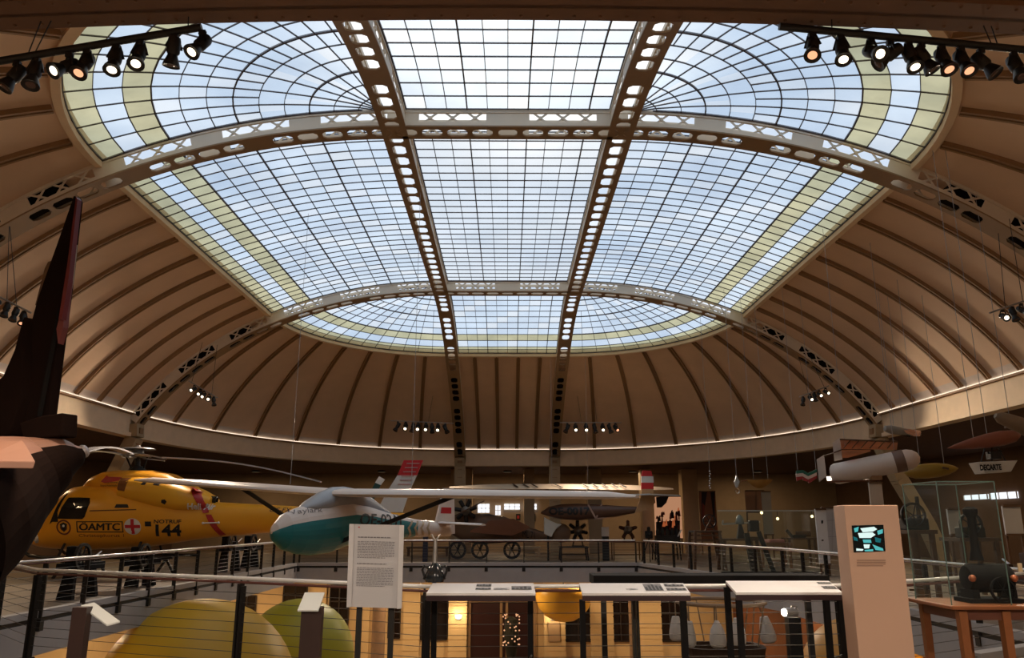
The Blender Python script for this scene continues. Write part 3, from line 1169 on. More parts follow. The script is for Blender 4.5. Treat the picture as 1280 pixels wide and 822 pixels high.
for sx in (-1, 1):
    m = MB()
    m.path([c + Vector((sx * 8 * s, 0, 16 * s)), c + Vector((sx * 13 * s, 0, 19 * s)), c + Vector((sx * 15 * s, 0, 14 * s)), c + Vector((sx * 12 * s, 0, 6 * s)), c + Vector((sx * 13 * s, 0, 3 * s))], 1.5 * s, 6)
    m.build('bracket', M_BLACK, root, smooth=True)
m = MB()
m.bar(Vector((c.x, c.y, 0)), c + Vector((0, 0, 0.01)), 0.04, 0.04)
m.build('support_post', M_BLACK, root)

# ------------------------------------------------------------------ kiosk with a screen
Yk = 7.6
a, b = W(1055, 632, Yk), W(1122, 630, Yk - 0.05)
zt_ = (a.z + b.z) / 2
root = thing('kiosk', ((a.x + b.x) / 2, Yk, 0), 'tall beige kiosk with a small glowing screen', 'kiosk')
d = Vector((b.x - a.x, b.y - a.y, 0))
n = Vector((-d.y, d.x, 0)).normalized() * 0.34
A, B = Vector((a.x, a.y, 0)), Vector((b.x, b.y, 0))
m = MB()
up = Vector((0, 0, zt_))
m.hexa([A, B, B + n, A + n, A + up, B + up, B + n + up, A + n + up])
KBO = m.build('body', mat('kiosk_beige', (0.52, 0.33, 0.235), 0.6, var=0.04), root, bevel=0.006)
dn = d.normalized()
fz = Vector((0, 0, 1))
fn = -n.normalized()


def KQ(px_, py_, o=0.0):
    "point on the kiosk's front"
    r_ = ray(px_, py_)
    cam_ = Vector((0, 0, EYE))
    k = (A - cam_).dot(fn) / r_.dot(fn)
    return cam_ + r_ * k + fn * o


m = MB()
q = [KQ(1067, 690), KQ(1106.5, 688.5), KQ(1104, 655.5), KQ(1064.5, 656.5)]
m.hexa([q[0], q[1], q[1] + fn * 0.008, q[0] + fn * 0.008, q[3], q[2], q[2] + fn * 0.008, q[3] + fn * 0.008])
SCR = m.build('screen', mat('screen_black', (0.006, 0.01, 0.012), 0.2), root)
m = MB()


def kp(pts, mi):
    m.mi = mi
    m.add([KQ(x, y, 0.0095 + 0.0004 * mi) for x, y in pts], [tuple(range(len(pts)))])


kp([(1075, 660), (1092, 658), (1096, 661), (1091, 664), (1078, 665)], 0)
kp([(1072, 666), (1090, 665), (1094, 668), (1088, 672), (1074, 672)], 0)
kp([(1078, 674), (1088, 674), (1089, 678), (1079, 678)], 1)
kp([(1096, 663), (1103, 661), (1103, 666), (1097, 668)], 1)
kp([(1067, 660), (1073, 658), (1072, 664), (1068, 665)], 1)
kp([(1079, 680), (1087, 680), (1086, 685), (1080, 685)], 0)
kp([(1070, 685), (1079, 686), (1078, 688), (1070, 688)], 0)
kp([(1090, 680), (1103, 685), (1104, 688), (1094, 687)], 1)
kp([(1066, 670), (1071, 672), (1072, 676), (1067, 675)], 2)
kp([(1093, 671), (1101, 673), (1100, 678), (1094, 677)], 2)
kp([(1080, 687), (1091, 686), (1091, 688.5), (1081, 688.8)], 1)
m.build('screen_picture', [emitmat('screen_white', (0.75, 0.95, 0.9), 0.8), emitmat('screen_teal', (0.12, 0.62, 0.62), 0.6), emitmat('screen_deep', (0.02, 0.2, 0.22), 0.5)], SCR, fix=False)
m = MB()
for i in range(4):
    y = 699.5 + i * 2.3
    m.quad(KQ(1071, y + 0.9, 0.003), KQ(1107 - 3 * (i == 3), y + 0.9, 0.003), KQ(1107 - 3 * (i == 3), y, 0.003), KQ(1070.6, y, 0.003))
m.build('printed_text', mat('kiosk_ink', (0.20, 0.11, 0.075), 0.6), KBO, fix=False)

# ------------------------------------------------------------------ tables and case at the near edge on the kiosk side
Yt = 7.6
a, b = W(1190, 757, Yt), W(1330, 763, Yt)
root = thing('exhibit_table', ((a.x + b.x) / 2, Yt + 0.4, 0), 'reddish wooden table carrying a black machine in a glass case', 'table')
MB().span((a.x, Yt, a.z - 0.035), (b.x, Yt + 0.85, a.z)).build('tabletop', M_WOODO, root, bevel=0.008)
m = MB()
m.span((a.x + 0.09, Yt + 0.06, a.z - 0.13), (b.x - 0.09, Yt + 0.79, a.z - 0.036))
m.build('apron', mat('apron_brown', (0.10, 0.03, 0.015), 0.5), root)
for x in (a.x + 0.12, a.x + 0.52, b.x - 0.12):
    for y in (Yt + 0.08, Yt + 0.75):
        m = MB()
        m.bar((x, y, a.z - 0.05), (x, y, 0), 0.075, 0.075, w1=0.06, h1=0.06)
        m.build('leg', M_WOODO, root)
ztab = a.z
# glass case on the table
c0, c1 = W(1176, 601, Yt), W(1253, 598, Yt)
zg = c0.z
root = thing('glass_case', ((c0.x + c1.x) / 2, Yt + 0.3, ztab), 'tall clear glass case over the black machine on the wooden table', 'glass case')
x0, x1 = W(1186, 745, Yt).x + 0.05, W(1268, 745, Yt).x
y0, y1 = Yt + 0.06, Yt + 0.72
m = MB()
for (p, q) in (((x0, y0), (x1, y0)), ((x1, y0), (x1, y1)), ((x1, y1), (x0, y1)), ((x0, y1), (x0, y0))):
    m.quad((*p, ztab), (*q, ztab), (*q, zg), (*p, zg))
m.quad((x0, y0, zg), (x1, y0, zg), (x1, y1, zg), (x0, y1, zg))
m.build('glass_pane', glassmat('case_glass', (0.90, 0.95, 0.93), 0.015, 0.02, 1.0, gloss=0.045), root, fix=False)
m = MB()
for (x, y) in ((x0, y0), (x1, y0), (x1, y1), (x0, y1)):
    m.bar((x, y, ztab), (x, y, zg), 0.008, 0.008)
for (p, q) in (((x0, y0), (x1, y0)), ((x1, y0), (x1, y1)), ((x1, y1), (x0, y1)), ((x0, y1), (x0, y0))):
    m.bar((*p, zg), (*q, zg), 0.008, 0.008)
m.build('glass_edge', mat('glass_edge_green', (0.10, 0.16, 0.14), 0.3), root)
# the black machine
Ym = Yt + 0.38
root = thing('steam_machine', W(1240, 752, Ym), 'black model steam machine with a tall funnel inside the glass case', 'machine model')
c = root.location.copy()
s = px2m(1, Ym)
z0 = ztab


def mp_(px_, py_, dy_=0.0):
    p = W(px_, py_, Ym)
    return Vector((p.x, Ym + dy_, p.z))


m = MB()
p = mp_(1221, 700)
m.lathe((p.x, Ym, p.z), [(8 * s, 0), (6 * s, 10 * s), (5 * s, 14 * s), (4.6 * s, 50 * s), (5.5 * s, 52 * s), (8 * s, 56 * s), (8.5 * s, 61 * s), (5 * s, 64 * s)], n=20)
m.build('funnel', M_MATTE, root, smooth=True)
m = MB()
p, q = mp_(1207, 722), mp_(1262, 722)
m.lathe(p, [(0.1 * s, -2 * s), (14 * s, 0), (17 * s, 4 * s), (17 * s, 50 * s), (13 * s, 54 * s), (0.1 * s, 56 * s)], axis=(1, 0, 0), n=24)
m.build('boiler', M_MATTE, root, smooth=True)
m = MB()
for xx in (1212, 1258):
    p = mp_(xx, 736)
    m.box((p.x, Ym, (p.z + z0) / 2), (8 * s, 0.22, p.z - z0))
m.box((mp_(1235, 745).x, Ym, z0 + 0.02), (64 * s, 0.3, 0.04))
m.build('base', M_MATTE, root)
for xx in (1203, 1254):
    m = MB()
    m.ball(mp_(xx, 721, -0.17), 4.2 * s, 14, 8)
    m.build('knob', mat('copper_knob', (0.35, 0.11, 0.05), 0.35, metal=0.5), root, smooth=True)
m = MB()
p = mp_(1262, 708, -0.16)
m.box(p, (5 * s, 0.01, 10 * s))
m.build('tag', mat('tag_cream', (0.55, 0.42, 0.25), 0.6), root)
m = MB()
p = mp_(1238, 735, -0.2)
m.lathe(p, [(13 * s, -0.015), (15 * s, -0.015), (15 * s, 0.015), (13 * s, 0.015), (13 * s, -0.015)], axis=(0, 1, 0), n=24, cap=False)
for k in range(6):
    t = PI * k / 3
    m.tube(p, p + Vector((math.cos(t), 0, math.sin(t))) * 14 * s, 0.006, n=6)
m.build('flywheel', M_MATTE, root)

# ------------------------------------------------------------------ black plinth with a long glass case behind the panels
Yp = 9.2
a, b = W(742, 719, Yp), W(1036, 717.5, Yp)
zt_ = a.z
root = thing('display_plinth', ((a.x + b.x) / 2, Yp + 0.35, 0), 'long black plinth slab directly behind the reading panels', 'plinth')
MB().span((a.x, Yp, zt_ - 0.10), (b.x, Yp + 0.5, zt_)).build('plinth_top', M_MATTE, root, bevel=0.006)
for x in (a.x + 0.15, b.x - 0.12):
    MB().bar((x, Yp + 0.4, zt_ - 0.09), (x, Yp + 0.4, ZL), 0.06, 0.06).build('leg', M_BLACK, root)
# ------------------------------------------------------------------ yellow rescue helicopter
M_HY = mat('helicopter_yellow', (0.82, 0.36, 0.02), 0.32, var=0.05, scale=1.5, spec=0.5)
M_HY2 = mat('helicopter_yellow_cowl', (0.84, 0.41, 0.025), 0.35, var=0.05, scale=1.5)
M_HRED = mat('helicopter_red', (0.45, 0.03, 0.025), 0.4)
M_INK = mat('lettering_black', (0.012, 0.011, 0.012), 0.5)
M_LW = mat('lettering_white', (0.72, 0.70, 0.66), 0.5)


def superring(c, hw, hh, axis, n=28, ex=2.8, lat=None):
    "ring round an axis; lat is the sideways vector, up is z"
    pts = []
    for k in range(n):
        t = 2 * PI * k / n
        ct, st = math.cos(t), math.sin(t)
        x = hw * math.copysign(abs(ct) ** (2 / ex), ct)
        z = hh * math.copysign(abs(st) ** (2 / ex), st)
        pts.append(Vector(c) + lat * x + Vector((0, 0, z)))
    return pts


def decal(poly, surf, n, off=0.006, rings=4, sub=4):
    "outline laid on a surface along -n"
    P = []
    for a, b in zip(poly, poly[1:] + poly[:1]):
        for k in range(sub):
            P.append(Vector(a).lerp(Vector(b), k / sub))
    c = sum(P, Vector()) / len(P)
    m = MB()
    n = Vector(n).normalized()

    def pr(p):
        h = surf.ray_cast(p + n * 3, -n, 8.0)
        return (h[0] if h[0] is not None else p) + n * off
    prev = [pr(p) for p in P]
    for r in range(rings, 0, -1):
        cur = [pr(c + (p - c) * ((r - 1) / rings)) for p in P]
        for i in range(len(P)):
            j = (i + 1) % len(P)
            m.quad(prev[i], prev[j], cur[j], cur[i])
        prev = cur
    return m


YH = 26.0
LAT = Vector((0, 1, 0))
root = thing('helicopter', (W(140, 690, YH).x, YH, 0.0), 'yellow rescue helicopter with a red cross roundel on the gallery', 'helicopter')
HEL = root
st = [(38, 674, 677, .06), (44, 667, 680, .32), (54, 657, 683, .55), (66, 641, 685, .76), (80, 620, 686, .9), (93, 609, 686.5, .96), (110, 606, 687, 1.0), (150, 605, 686, 1.02),
      (185, 607, 684, 1.0), (212, 613, 680, .92), (238, 620, 676, .74), (265, 627, 672, .56), (320, 630, 667, .42), (380, 633, 662, .33), (440, 637, 658, .26), (505, 641, 655, .18)]
m = MB()
rings = []
for px_, yt, yb_, hw in st:
    t, b = W(px_, yt, YH), W(px_, yb_, YH)
    rings.append(superring((t + b) / 2, hw, (t.z - b.z) / 2, None, 32, 2.6 if px_ < 260 else 2.2, LAT))
m.loft(rings)
FUS = m.build('fuselage', M_HY, root, smooth=True)
surfv, surff = list(m.v), list(m.f)
m2 = MB()
rings = []
for px_, yt, yb_, hw in [(108, 606, 612, .25), (118, 596, 616, .45), (132, 590, 618, .6), (152, 587.5, 620, .7), (190, 588, 622, .72), (215, 592, 622, .7), (236, 602, 622, .6), (250, 611, 624, .4)]:
    t, b = W(px_, yt, YH), W(px_, yb_, YH)
    rings.append(superring((t + b) / 2, hw, (t.z - b.z) / 2, None, 24, 2.6, LAT))
m2.loft(rings)
m2.build('engine_cover', M_HY, root, smooth=True)
m3 = MB()
rings = []
for px_, yt, yb_, hw in [(158, 600, 620, .6), (163, 596, 628, .92), (185, 595, 634, 1.05), (212, 597, 640, 1.06), (234, 605, 642, .98), (250, 611, 641, .85), (263, 618, 637, .66), (268, 622, 633, .5)]:
    t, b = W(px_, yt, YH), W(px_, yb_, YH)
    rings.append(superring((t + b) / 2, hw, (t.z - b.z) / 2, None, 28, 2.8, LAT))
m3.loft(rings)
cowl = m3.build('engine_cowling', M_HY2, root, smooth=True)
sb = MB()
sb.add(surfv, surff)
sb.add(m2.v, m2.f)
sb.add(m3.v, m3.f)
HS = sb.tree()
NH = Vector((0, -1, 0))
yside = 22.6


def HP(px_, py_):
    return W(px_, py_, YH - 0.9)


m = MB()
p = W(266, 625, YH - 0.1)
m.lathe(p, [(0.13, -0.1), (0.14, 0.12), (0.11, 0.14), (0.10, 0.0)], axis=(1, 0, -0.1), n=16)
m.build('exhaust_pipe', M_BLACK, root, smooth=True)
# glazing
M_HG = mat('helicopter_glass', (0.02, 0.018, 0.015), 0.08, spec=0.8)
win = decal([HP(73, 648), HP(78, 634), HP(85, 621.5), (HP(100, 621.5)), HP(113, 622), HP(114, 628), HP(108, 646), HP(105, 648.5), HP(90, 648.5)], HS, NH, 0.008).build('side_window', M_HG, FUS, fix=False)
decal([HP(74, 652), HP(66, 652), HP(62, 655), HP(72, 630), HP(80, 616), HP(82, 616), HP(76, 632), HP(70, 648)], HS, NH, 0.008).build('windscreen', M_HG, FUS, fix=False)
decal([HP(114, 637.5), HP(172, 636), HP(172, 637.2), HP(114, 639)], HS, NH, 0.01, 2).build('door_rail', mat('heli_rail', (0.12, 0.045, 0.01), 0.4), FUS, fix=False)
for pl, nm in (([(145, 634.5), (147, 630), (161, 630), (163, 634.5)], 'roof_window'), ([(178, 606), (180, 602), (185, 602), (183, 606)], 'intake_hole'), ([(193, 606), (194, 602), (203, 602), (200, 607)], 'intake_hole'),
               ([(203, 628), (204, 624.5), (208, 624), (210, 627), (207, 630.5)], 'intake_hole'), ([(182, 651.5), (189.5, 651.5), (189.5, 657.5), (182, 657.5)], 'steps_hatch')):
    decal([HP(*q) for q in pl], HS, NH, 0.008, 2, 2).build(nm, M_INK, FUS, fix=False)
decal([HP(147, 596.5), HP(162, 597), HP(157, 614), HP(145, 612)], HS, NH, 0.007).build('air_intake', mat('intake_brown', (0.20, 0.065, 0.012), 0.6), FUS, fix=False)
# markings
for pl in ([(234, 607.5), (243, 610), (250, 622), (256, 640), (249, 641), (243, 626)], [(252, 642.5), (259, 642.5), (268, 660), (274, 668), (266, 670), (257, 655)]):
    decal([HP(*q) for q in pl], HS, NH, 0.03, 8, 8).build('red_stripe', M_HRED, FUS, fix=False)
for pl in ([(121, 601), (128, 593), (131, 595), (149, 595.5), (145, 600), (126, 603)],):
    decal([HP(*q) for q in pl], HS, NH, 0.02, 6, 6).build('red_marking', M_HRED, FUS, fix=False)
R1, U1 = Vector((1, 0, 0)), Vector((0, 0, 1))


def htext(t, px_, py_, hpx, wpx, mtl, name='lettering', sh=0.0, bold=0.0):
    s_ = px2m(1, YH - 0.9) * 1.02
    text_mb(t, HP(px_, py_), R1, U1, hpx * s_, HS, NH, 0.04 if 'Air' in t else 0.016, shear=sh, width=wpx * s_, bold=bold).build(name, mtl, FUS, fix=False)


s_ = px2m(1, YH - 0.9) * 1.02
bt = MB()
for sh_, up_ in ((-0.45, 0), (0, 0.3), (0.45, 0)):
    q_ = text_mb('ÖAMTC', HP(126.5 + sh_, 657.2 - up_), R1, U1, 10 * s_, HS, NH, 0.016 + 0.002 * sh_, width=48.4 * s_)
    bt.add(q_.v, q_.f)
bt.build('lettering', M_INK, FUS, fix=False)
fr = MB()
for (x0, y0, x1, y1) in ((97.5, 651.2, 155.5, 652.3), (97.5, 664, 155.5, 665.1), (97.5, 651.2, 98.8, 665.1), (154.2, 651.2, 155.5, 665.1)):
    d_ = decal([HP(x0, y1), HP(x1, y1), HP(x1, y0), HP(x0, y0)], HS, NH, 0.01, 2, 6)
    fr.add(d_.v, d_.f)
fr.build('letter_frame', M_INK, FUS, fix=False)
htext('Christophorus 1', 127, 669.5, 4.6, 54, mat('lettering_dark_red', (0.16, 0.03, 0.015), 0.5))
htext('NOTRUF', 208.5, 651.5, 4.6, 30, M_INK, bold=0.02)
htext('144', 208.5, 662.5, 14, 28, M_INK, bold=0.035)
htext('Heli Air', 247.5, 632.5, 7.5, 29, M_LW, sh=0.2, bold=0.03)
htext('OE-FX', 344, 636.5, 5.2, 26, M_INK, sh=0.15)
htext('Notarzt-Hubschrauber', 132, 606, 2.6, 23, M_INK)
htext('Flugrettung', 135, 602.3, 2.6, 16, M_INK)


def disc(px_, py_, r, mtl, name, off, r0=0.0):
    P = [HP(px_ + r * math.cos(2 * PI * k / 28), py_ + r * math.sin(2 * PI * k / 28)) for k in range(28)]
    if r0 == 0.0:
        return decal(P, HS, NH, off, 3, 1).build(name, mtl, FUS, fix=False)
    mm = MB()
    Q = [HP(px_ + r0 * math.cos(2 * PI * k / 28), py_ + r0 * math.sin(2 * PI * k / 28)) for k in range(28)]

    def pr(p):
        h = HS.ray_cast(p + NH * 3, -NH, 8.0)
        return (h[0] if h[0] is not None else p) + NH * off
    P, Q = [pr(p) for p in P], [pr(p) for p in Q]
    for k in range(28):
        mm.quad(P[k], P[(k + 1) % 28], Q[(k + 1) % 28], Q[k])
    return mm.build(name, mtl, FUS, fix=False)


disc(167, 657.8, 10.2, M_LW, 'roundel', 0.009)
cr = MB()
for pl in ([(165, 648.5), (169, 648.5), (169, 667), (165, 667)], [(157.8, 655.8), (176.3, 655.8), (176.3, 659.8), (157.8, 659.8)]):
    d_ = decal([HP(*q) for q in pl], HS, NH, 0.014, 2, 4)
    cr.add(d_.v, d_.f)
cr.build('red_cross', mat('cross_red', (0.55, 0.02, 0.03), 0.4), FUS, fix=False)
disc(81, 658.8, 9.5, mat('emblem_brown', (0.13, 0.03, 0.02), 0.5), 'emblem_ring', 0.010, 7.6)
disc(81, 658.8, 4.6, mat('emblem_brown', (0.13, 0.03, 0.02), 0.5), 'emblem_eagle', 0.010)
decal([HP(76, 655), HP(81, 652.5), HP(86, 655), HP(84, 660), HP(81, 665), HP(78, 660)], HS, NH, 0.011, 2, 2).build('emblem_shield', M_INK, FUS, fix=False)
disc(81, 657, 1.6, M_LW, 'emblem_spot', 0.013)
# rotor mast, hub and blades
hub = W(172, 567, YH)
m = MB()
base = W(172, 590, YH)
m.tube(base, hub, 0.09, 0.07, 14)
m.lathe(base, [(0.32, -0.1), (0.25, 0.08), (0.12, 0.2)], n=16)
for dx in (-0.36, 0.34):
    m.tube(base + Vector((dx * 0.5, 0, 0.05)), hub + Vector((dx, 0, -0.08)), 0.028)
m.build('rotor_mast', M_DARK, root, smooth=True)
tips = [W(401, 602, YH + 0.3), W(98, 566, YH - 4.6), Vector((hub.x - 4.2, hub.y + 3.2, hub.z + 0.1))]
m = MB()
m.lathe(hub + Vector((0, 0, -0.08)), [(0.1, -0.04), (0.42, -0.02), (0.45, 0.04), (0.2, 0.09), (0.18, 0.2), (0.55, 0.22), (0.5, 0.26), (0.1, 0.3), (0.03, 0.36)], n=24)
for t in tips:
    d = (t - hub).normalized()
    m.bar(hub + d * 0.2 + Vector((0, 0, 0.02)), hub + d * 0.95 + Vector((0, 0, -0.02)), 0.12, 0.05)
    m.bar(hub + d * 0.2 + Vector((0, 0, -0.12)), hub + d * 0.9 + Vector((0, 0, -0.09)), 0.10, 0.04)
m.build('rotor_hub', mat('hub_grey', (0.30, 0.30, 0.31), 0.35, metal=0.6), root)
M_BL = mat('blade_grey', (0.42, 0.42, 0.44), 0.4)
for t in tips:
    m = MB()
    d = (t - hub)
    L = d.length
    u = d.normalized()
    pts = [hub + u * 0.85]
    for k in range(1, 9):
        f = k / 8
        p = hub + u * (0.85 + (L - 0.85) * f)
        pts.append(p + Vector((0, 0, 0.18 * math.sin(PI * f))))
    for a, b in zip(pts[:-1], pts[1:]):
        m.bar(a, b, 0.30, 0.045)
    m.build('rotor_blade', M_BL, root)
# tail fin, tail rotor, stabiliser
fx = lambda x, y: W(x, y, YH)
MB().prism([fx(505, 575), fx(529, 575), fx(521, 594), fx(497, 594)], (0, 0.11, 0)).build('fin_tip', mat('fin_red', (0.50, 0.02, 0.025), 0.45), root)
MB().prism([fx(497, 594), fx(521, 594), fx(513, 611), fx(503, 640), fx(470, 640), fx(486, 611)], (0, 0.11, 0)).build('tail_fin', mat('fin_white', (0.60, 0.60, 0.58), 0.45), root)
m = MB()
for k in range(6):
    y = 579 + k * 5.2
    x0 = 505 - (y - 575) * 0.42 + 5
    m.bar(W(x0, y, YH - 0.07), W(x0 + 16, y, YH - 0.07), 0.02, 0.03)
m.build('fin_rib', mat('fin_rib_grey', (0.42, 0.22, 0.21), 0.5), root)
MB().prism([fx(452, 637), fx(469, 603), fx(476, 606), fx(460, 640)], (0, 0.05, 0)).build('tail_rotor_blade', mat('tail_blade_green', (0.02, 0.07, 0.065), 0.4), root)
MB().prism([fx(469, 603), fx(474, 595), fx(481, 599), fx(476, 606)], (0, 0.05, 0)).build('tail_rotor_tip', M_LW, root)
MB().prism([W(430, 645, YH - 1.1), W(448, 645, YH - 1.1), W(448, 645, YH + 1.2), W(430, 645, YH + 1.2)], (0, 0, 0.06)).build('stabiliser', M_HY, root)
m = MB()
a, b = HP(249, 653.5), HP(268, 653)
hit = lambda p: (HS.ray_cast(p + NH * 3, -NH, 8.0)[0] or p) + NH * 0.03
m.path([hit(a), hit(b)], 0.02, 8)
m.ball(hit(a), 0.04, 10, 6)
m.ball(hit(b), 0.04, 10, 6)
m.build('grab_handle', M_LW, root)
m = MB()
p = W(52, 671, YH - 0.55)
m.lathe(p, [(0.02, 0), (0.16, 0.05), (0.16, 0.16), (0.1, 0.2)], axis=(-1, -0.4, -0.2), n=14)
m.build('nose_light', M_LW, root, smooth=True)
for y in (YH - 1.0, YH + 1.0):
    m = MB()
    a, b = W(48, 694, YH), W(232, 697, YH)
    zz = 0.62
    m.path([(a.x, y, zz + 0.25), (a.x + 0.3, y, zz + 0.05), (a.x + 0.7, y, zz), (b.x, y, zz)], 0.05, 8)
    for f in (0.25, 0.75):
        x = a.x + (b.x - a.x) * f
        m.path([(x, y, zz), (x, y * 0.6 + YH * 0.4, 1.15)], 0.04, 8)
    m.build('landing_skid', M_DARK, root)
for f in (0.3, 0.78):
    a, b = W(48, 694, YH), W(232, 697, YH)
    x = a.x + (b.x - a.x) * f
    m = MB()
    m.bar((x, YH - 1.15, 0.52), (x, YH + 1.15, 0.52), 0.10, 0.12)
    for y in (YH - 1.0, YH + 1.0):
        m.bar((x, y, 0.5), (x - 0.3, y, 0), 0.07, 0.07)
        m.bar((x, y, 0.5), (x + 0.3, y, 0), 0.07, 0.07)
    m.build('trestle', M_DARK, root)

# ------------------------------------------------------------------ white and teal glider
GC = Vector((-4.1, 20.4, 2.42))
GF = Vector((-0.468, -0.884, 0))
GRT = Vector((0.884, -0.468, 0))
root = thing('glider', GC, 'white and teal glider hanging in the middle with struts under its long wing', 'glider')
M_GW = mat('glider_white', (0.74, 0.62, 0.53), 0.4, var=0.04)
M_TEAL = mat('glider_teal', (0.02, 0.19, 0.20), 0.3, var=0.06, spec=0.5)
M_GG = mat('glider_canopy_grey', (0.36, 0.36, 0.37), 0.3, var=0.05)
st = [(2.52, -1.0, .03, .03), (2.42, -1.0, .20, .15), (2.15, -0.98, .40, .30), (1.7, -0.96, .53, .38), (1.2, -.93, .60, .42), (.6, -.88, .62, .43), (0, -.80, .56, .41), (-.8, -.80, .46, .35), (-1.8, -.86, .34, .26),
      (-3, -.92, .25, .19), (-4.2, -.97, .20, .13), (-5.0, -1.0, .17, .08)]
m = MB()
n = 32
rings = []
for a_, zc, hh, hw in st:
    rings.append([GC + GF * a_ + GRT * (hw * math.cos(2 * PI * k / n)) + Vector((0, 0, zc + hh * math.sin(2 * PI * k / n))) for k in range(n)])
for i in range(len(rings) - 1):
    for k in range(n):
        mid = (k + 0.5) / n
        upper = (2 / n <= mid <= 14 / n)
        if st[i][0] < -0.9:
            upper = (3 / n <= mid <= 13 / n)
        m.mi = 0 if upper else 1
        if st[i + 1][0] < -3.4:
            m.mi = 0
        m.quad(rings[i][k], rings[i][(k + 1) % n], rings[i + 1][(k + 1) % n], rings[i + 1][k])
m.mi = 0
m.add(rings[0], [tuple(range(n))])
m.add(rings[-1], [tuple(range(n))])
GS = m.tree()
GFU = m.build('fuselage', [M_GW, M_TEAL], root, smooth=True)
m = MB()
rings = []
for a_, zb_, zt__, hw in [(1.65, -.50, -.44, .10), (1.35, -.55, -.26, .27), (.95, -.55, -.06, .32), (.55, -.5, .08, .30), (.1, -.45, .11, .26), (-.5, -.5, .06, .18), (-1.2, -.6, -.2, .1), (-1.9, -.65, -.5, .05)]:
    rings.append([GC + GF * a_ + GRT * (hw * math.cos(2 * PI * k / 20)) + Vector((0, 0, (zb_ + zt__) / 2 + (zt__ - zb_) / 2 * math.sin(2 * PI * k / 20))) for k in range(20)])
m.loft(rings)
m.build('canopy', M_GG, root, smooth=True)
BANK = -0.047


def wing_section(base, chord, thick, fdir):
    prof_ = [(0.5, 0), (0.47, .35), (0.38, .72), (0.2, 1.0), (-.1, .8), (-.35, .38), (-.5, .02), (-.35, -.12), (-.05, -.25), (0.25, -.38), (0.42, -.33), (0.48, -.18)]
    return [base + fdir * (x * chord) + Vector((0, 0, z * thick)) for x, z in prof_]


for sgn, L in ((-1, 7.3), (1, 7.9)):
    m = MB()
    rings = []
    for k in range(13):
        f = k / 12
        t = L * f
        ch_ = 1.45 if f < 0.45 else 1.45 - 0.75 * (f - 0.45) / 0.55
        if f > 0.97:
            ch_ *= 0.45
        base = GC + GRT * (sgn * t) + Vector((0, 0, -0.10 + BANK * sgn * t + 0.18 * f))
        rings.append(wing_section(base + GF * (0.1 + (1.45 - ch_) * 0.35), ch_, 0.15 * (0.5 + 0.5 * ch_ / 1.45) * (0.5 if f > 0.97 else 1), GF))
    m.loft(rings)
    m.build('wing', M_GW, root, smooth=True)
    t = 3.45
    top = GC + GRT * (sgn * t) + Vector((0, 0, BANK * sgn * t)) + GF * 0.25
    bot = GC + GRT * (sgn * 0.30) + Vector((0, 0, -1.22)) + GF * 0.45
    MB().bar(top, bot, 0.10, 0.045, up=GF).build('wing_strut', M_INK, root)
# tail
F0 = GC + GF * -4.7
m = MB()
m.prism([F0 + Vector((0, 0, -0.85)) + GF * .55, F0 + Vector((0, 0, 0.25)) + GF * 0.1, F0 + Vector((0, 0, 0.28)) - GF * 0.45, F0 + Vector((0, 0, -1.1)) - GF * 0.55, F0 + Vector((0, 0, -1.15)) + GF * 0.3], GRT * 0.07)
m.build('tail_fin', M_GW, root)
MB().prism([F0 + Vector((0, 0, -0.5)) + GF * 0.3, F0 + Vector((0, 0, -0.32)) + GF * 0.26, F0 + Vector((0, 0, -0.32)) - GF * 0.3, F0 + Vector((0, 0, -0.5)) - GF * 0.3], GRT * 0.085).build('fin_flag', mat('fin_red', (0.5, 0.02, 0.025)), root)
for sgn in (-1, 1):
    m = MB()
    b0 = F0 + Vector((0, 0, -0.78)) + GF * 0.1
    rings = [wing_section(b0 + GRT * (sgn * t) + Vector((0, 0, BANK * sgn * t)), c_, 0.05, GF) for t, c_ in ((0.0, 0.75), (0.8, 0.62), (1.35, 0.48), (1.42, 0.3))]
    m.loft(rings)
    m.build('stabiliser', M_GW, root, smooth=True)
m = MB()
for k in range(4):
    a0 = -2.42 - 0.34 * k
    p0, p1, p2 = [GC + GF * (a0 + s_) + Vector((0, 0, z_)) for s_, z_ in ((-0.26, -0.72), (0, -0.92), (-0.26, -1.16))]
    w_ = -GF * -0.11
    for (q0, q1) in ((p0, p1), (p1, p2)):
        d_ = decal([q0, q1, q1 - GF * 0.12, q0 - GF * 0.12], GS, GRT, 0.008, 2, 4)
        m.add(d_.v, d_.f)
m.build('chevron', mat('chevron_tan', (0.50, 0.36, 0.22), 0.5), GFU, fix=False)
text_mb('OE-0241', GC - GF * 1.15 + Vector((0, 0, -0.70)), -GF, (0, 0, 1), 0.3, GS, GRT, 0.012, shear=0.25, width=2.1, bold=0.02).build('lettering', M_INK, GFU, fix=False)
text_mb('Vaylark', GC + GF * 1.62 + Vector((0, 0, -0.60)), -GF, (0, 0, 1), 0.2, GS, GRT + Vector((0, 0, 0.35)), 0.012, shear=0.35, width=0.85).build('nose_lettering', mat('script_grey', (0.2, 0.16, 0.14), 0.5), GFU, fix=False)
for (t, ztop) in ((-1.9, 10.0), (2.0, 10.0)):
    p = GC + GRT * t + Vector((0, 0, BANK * t + 0.12))
    MB().tube(p, (p.x, p.y, roof_z(p.x, p.y) + 0.02), 0.006, n=5).build('hanging_cable', mat('cable_pale', (0.35, 0.35, 0.36), 0.4), root)

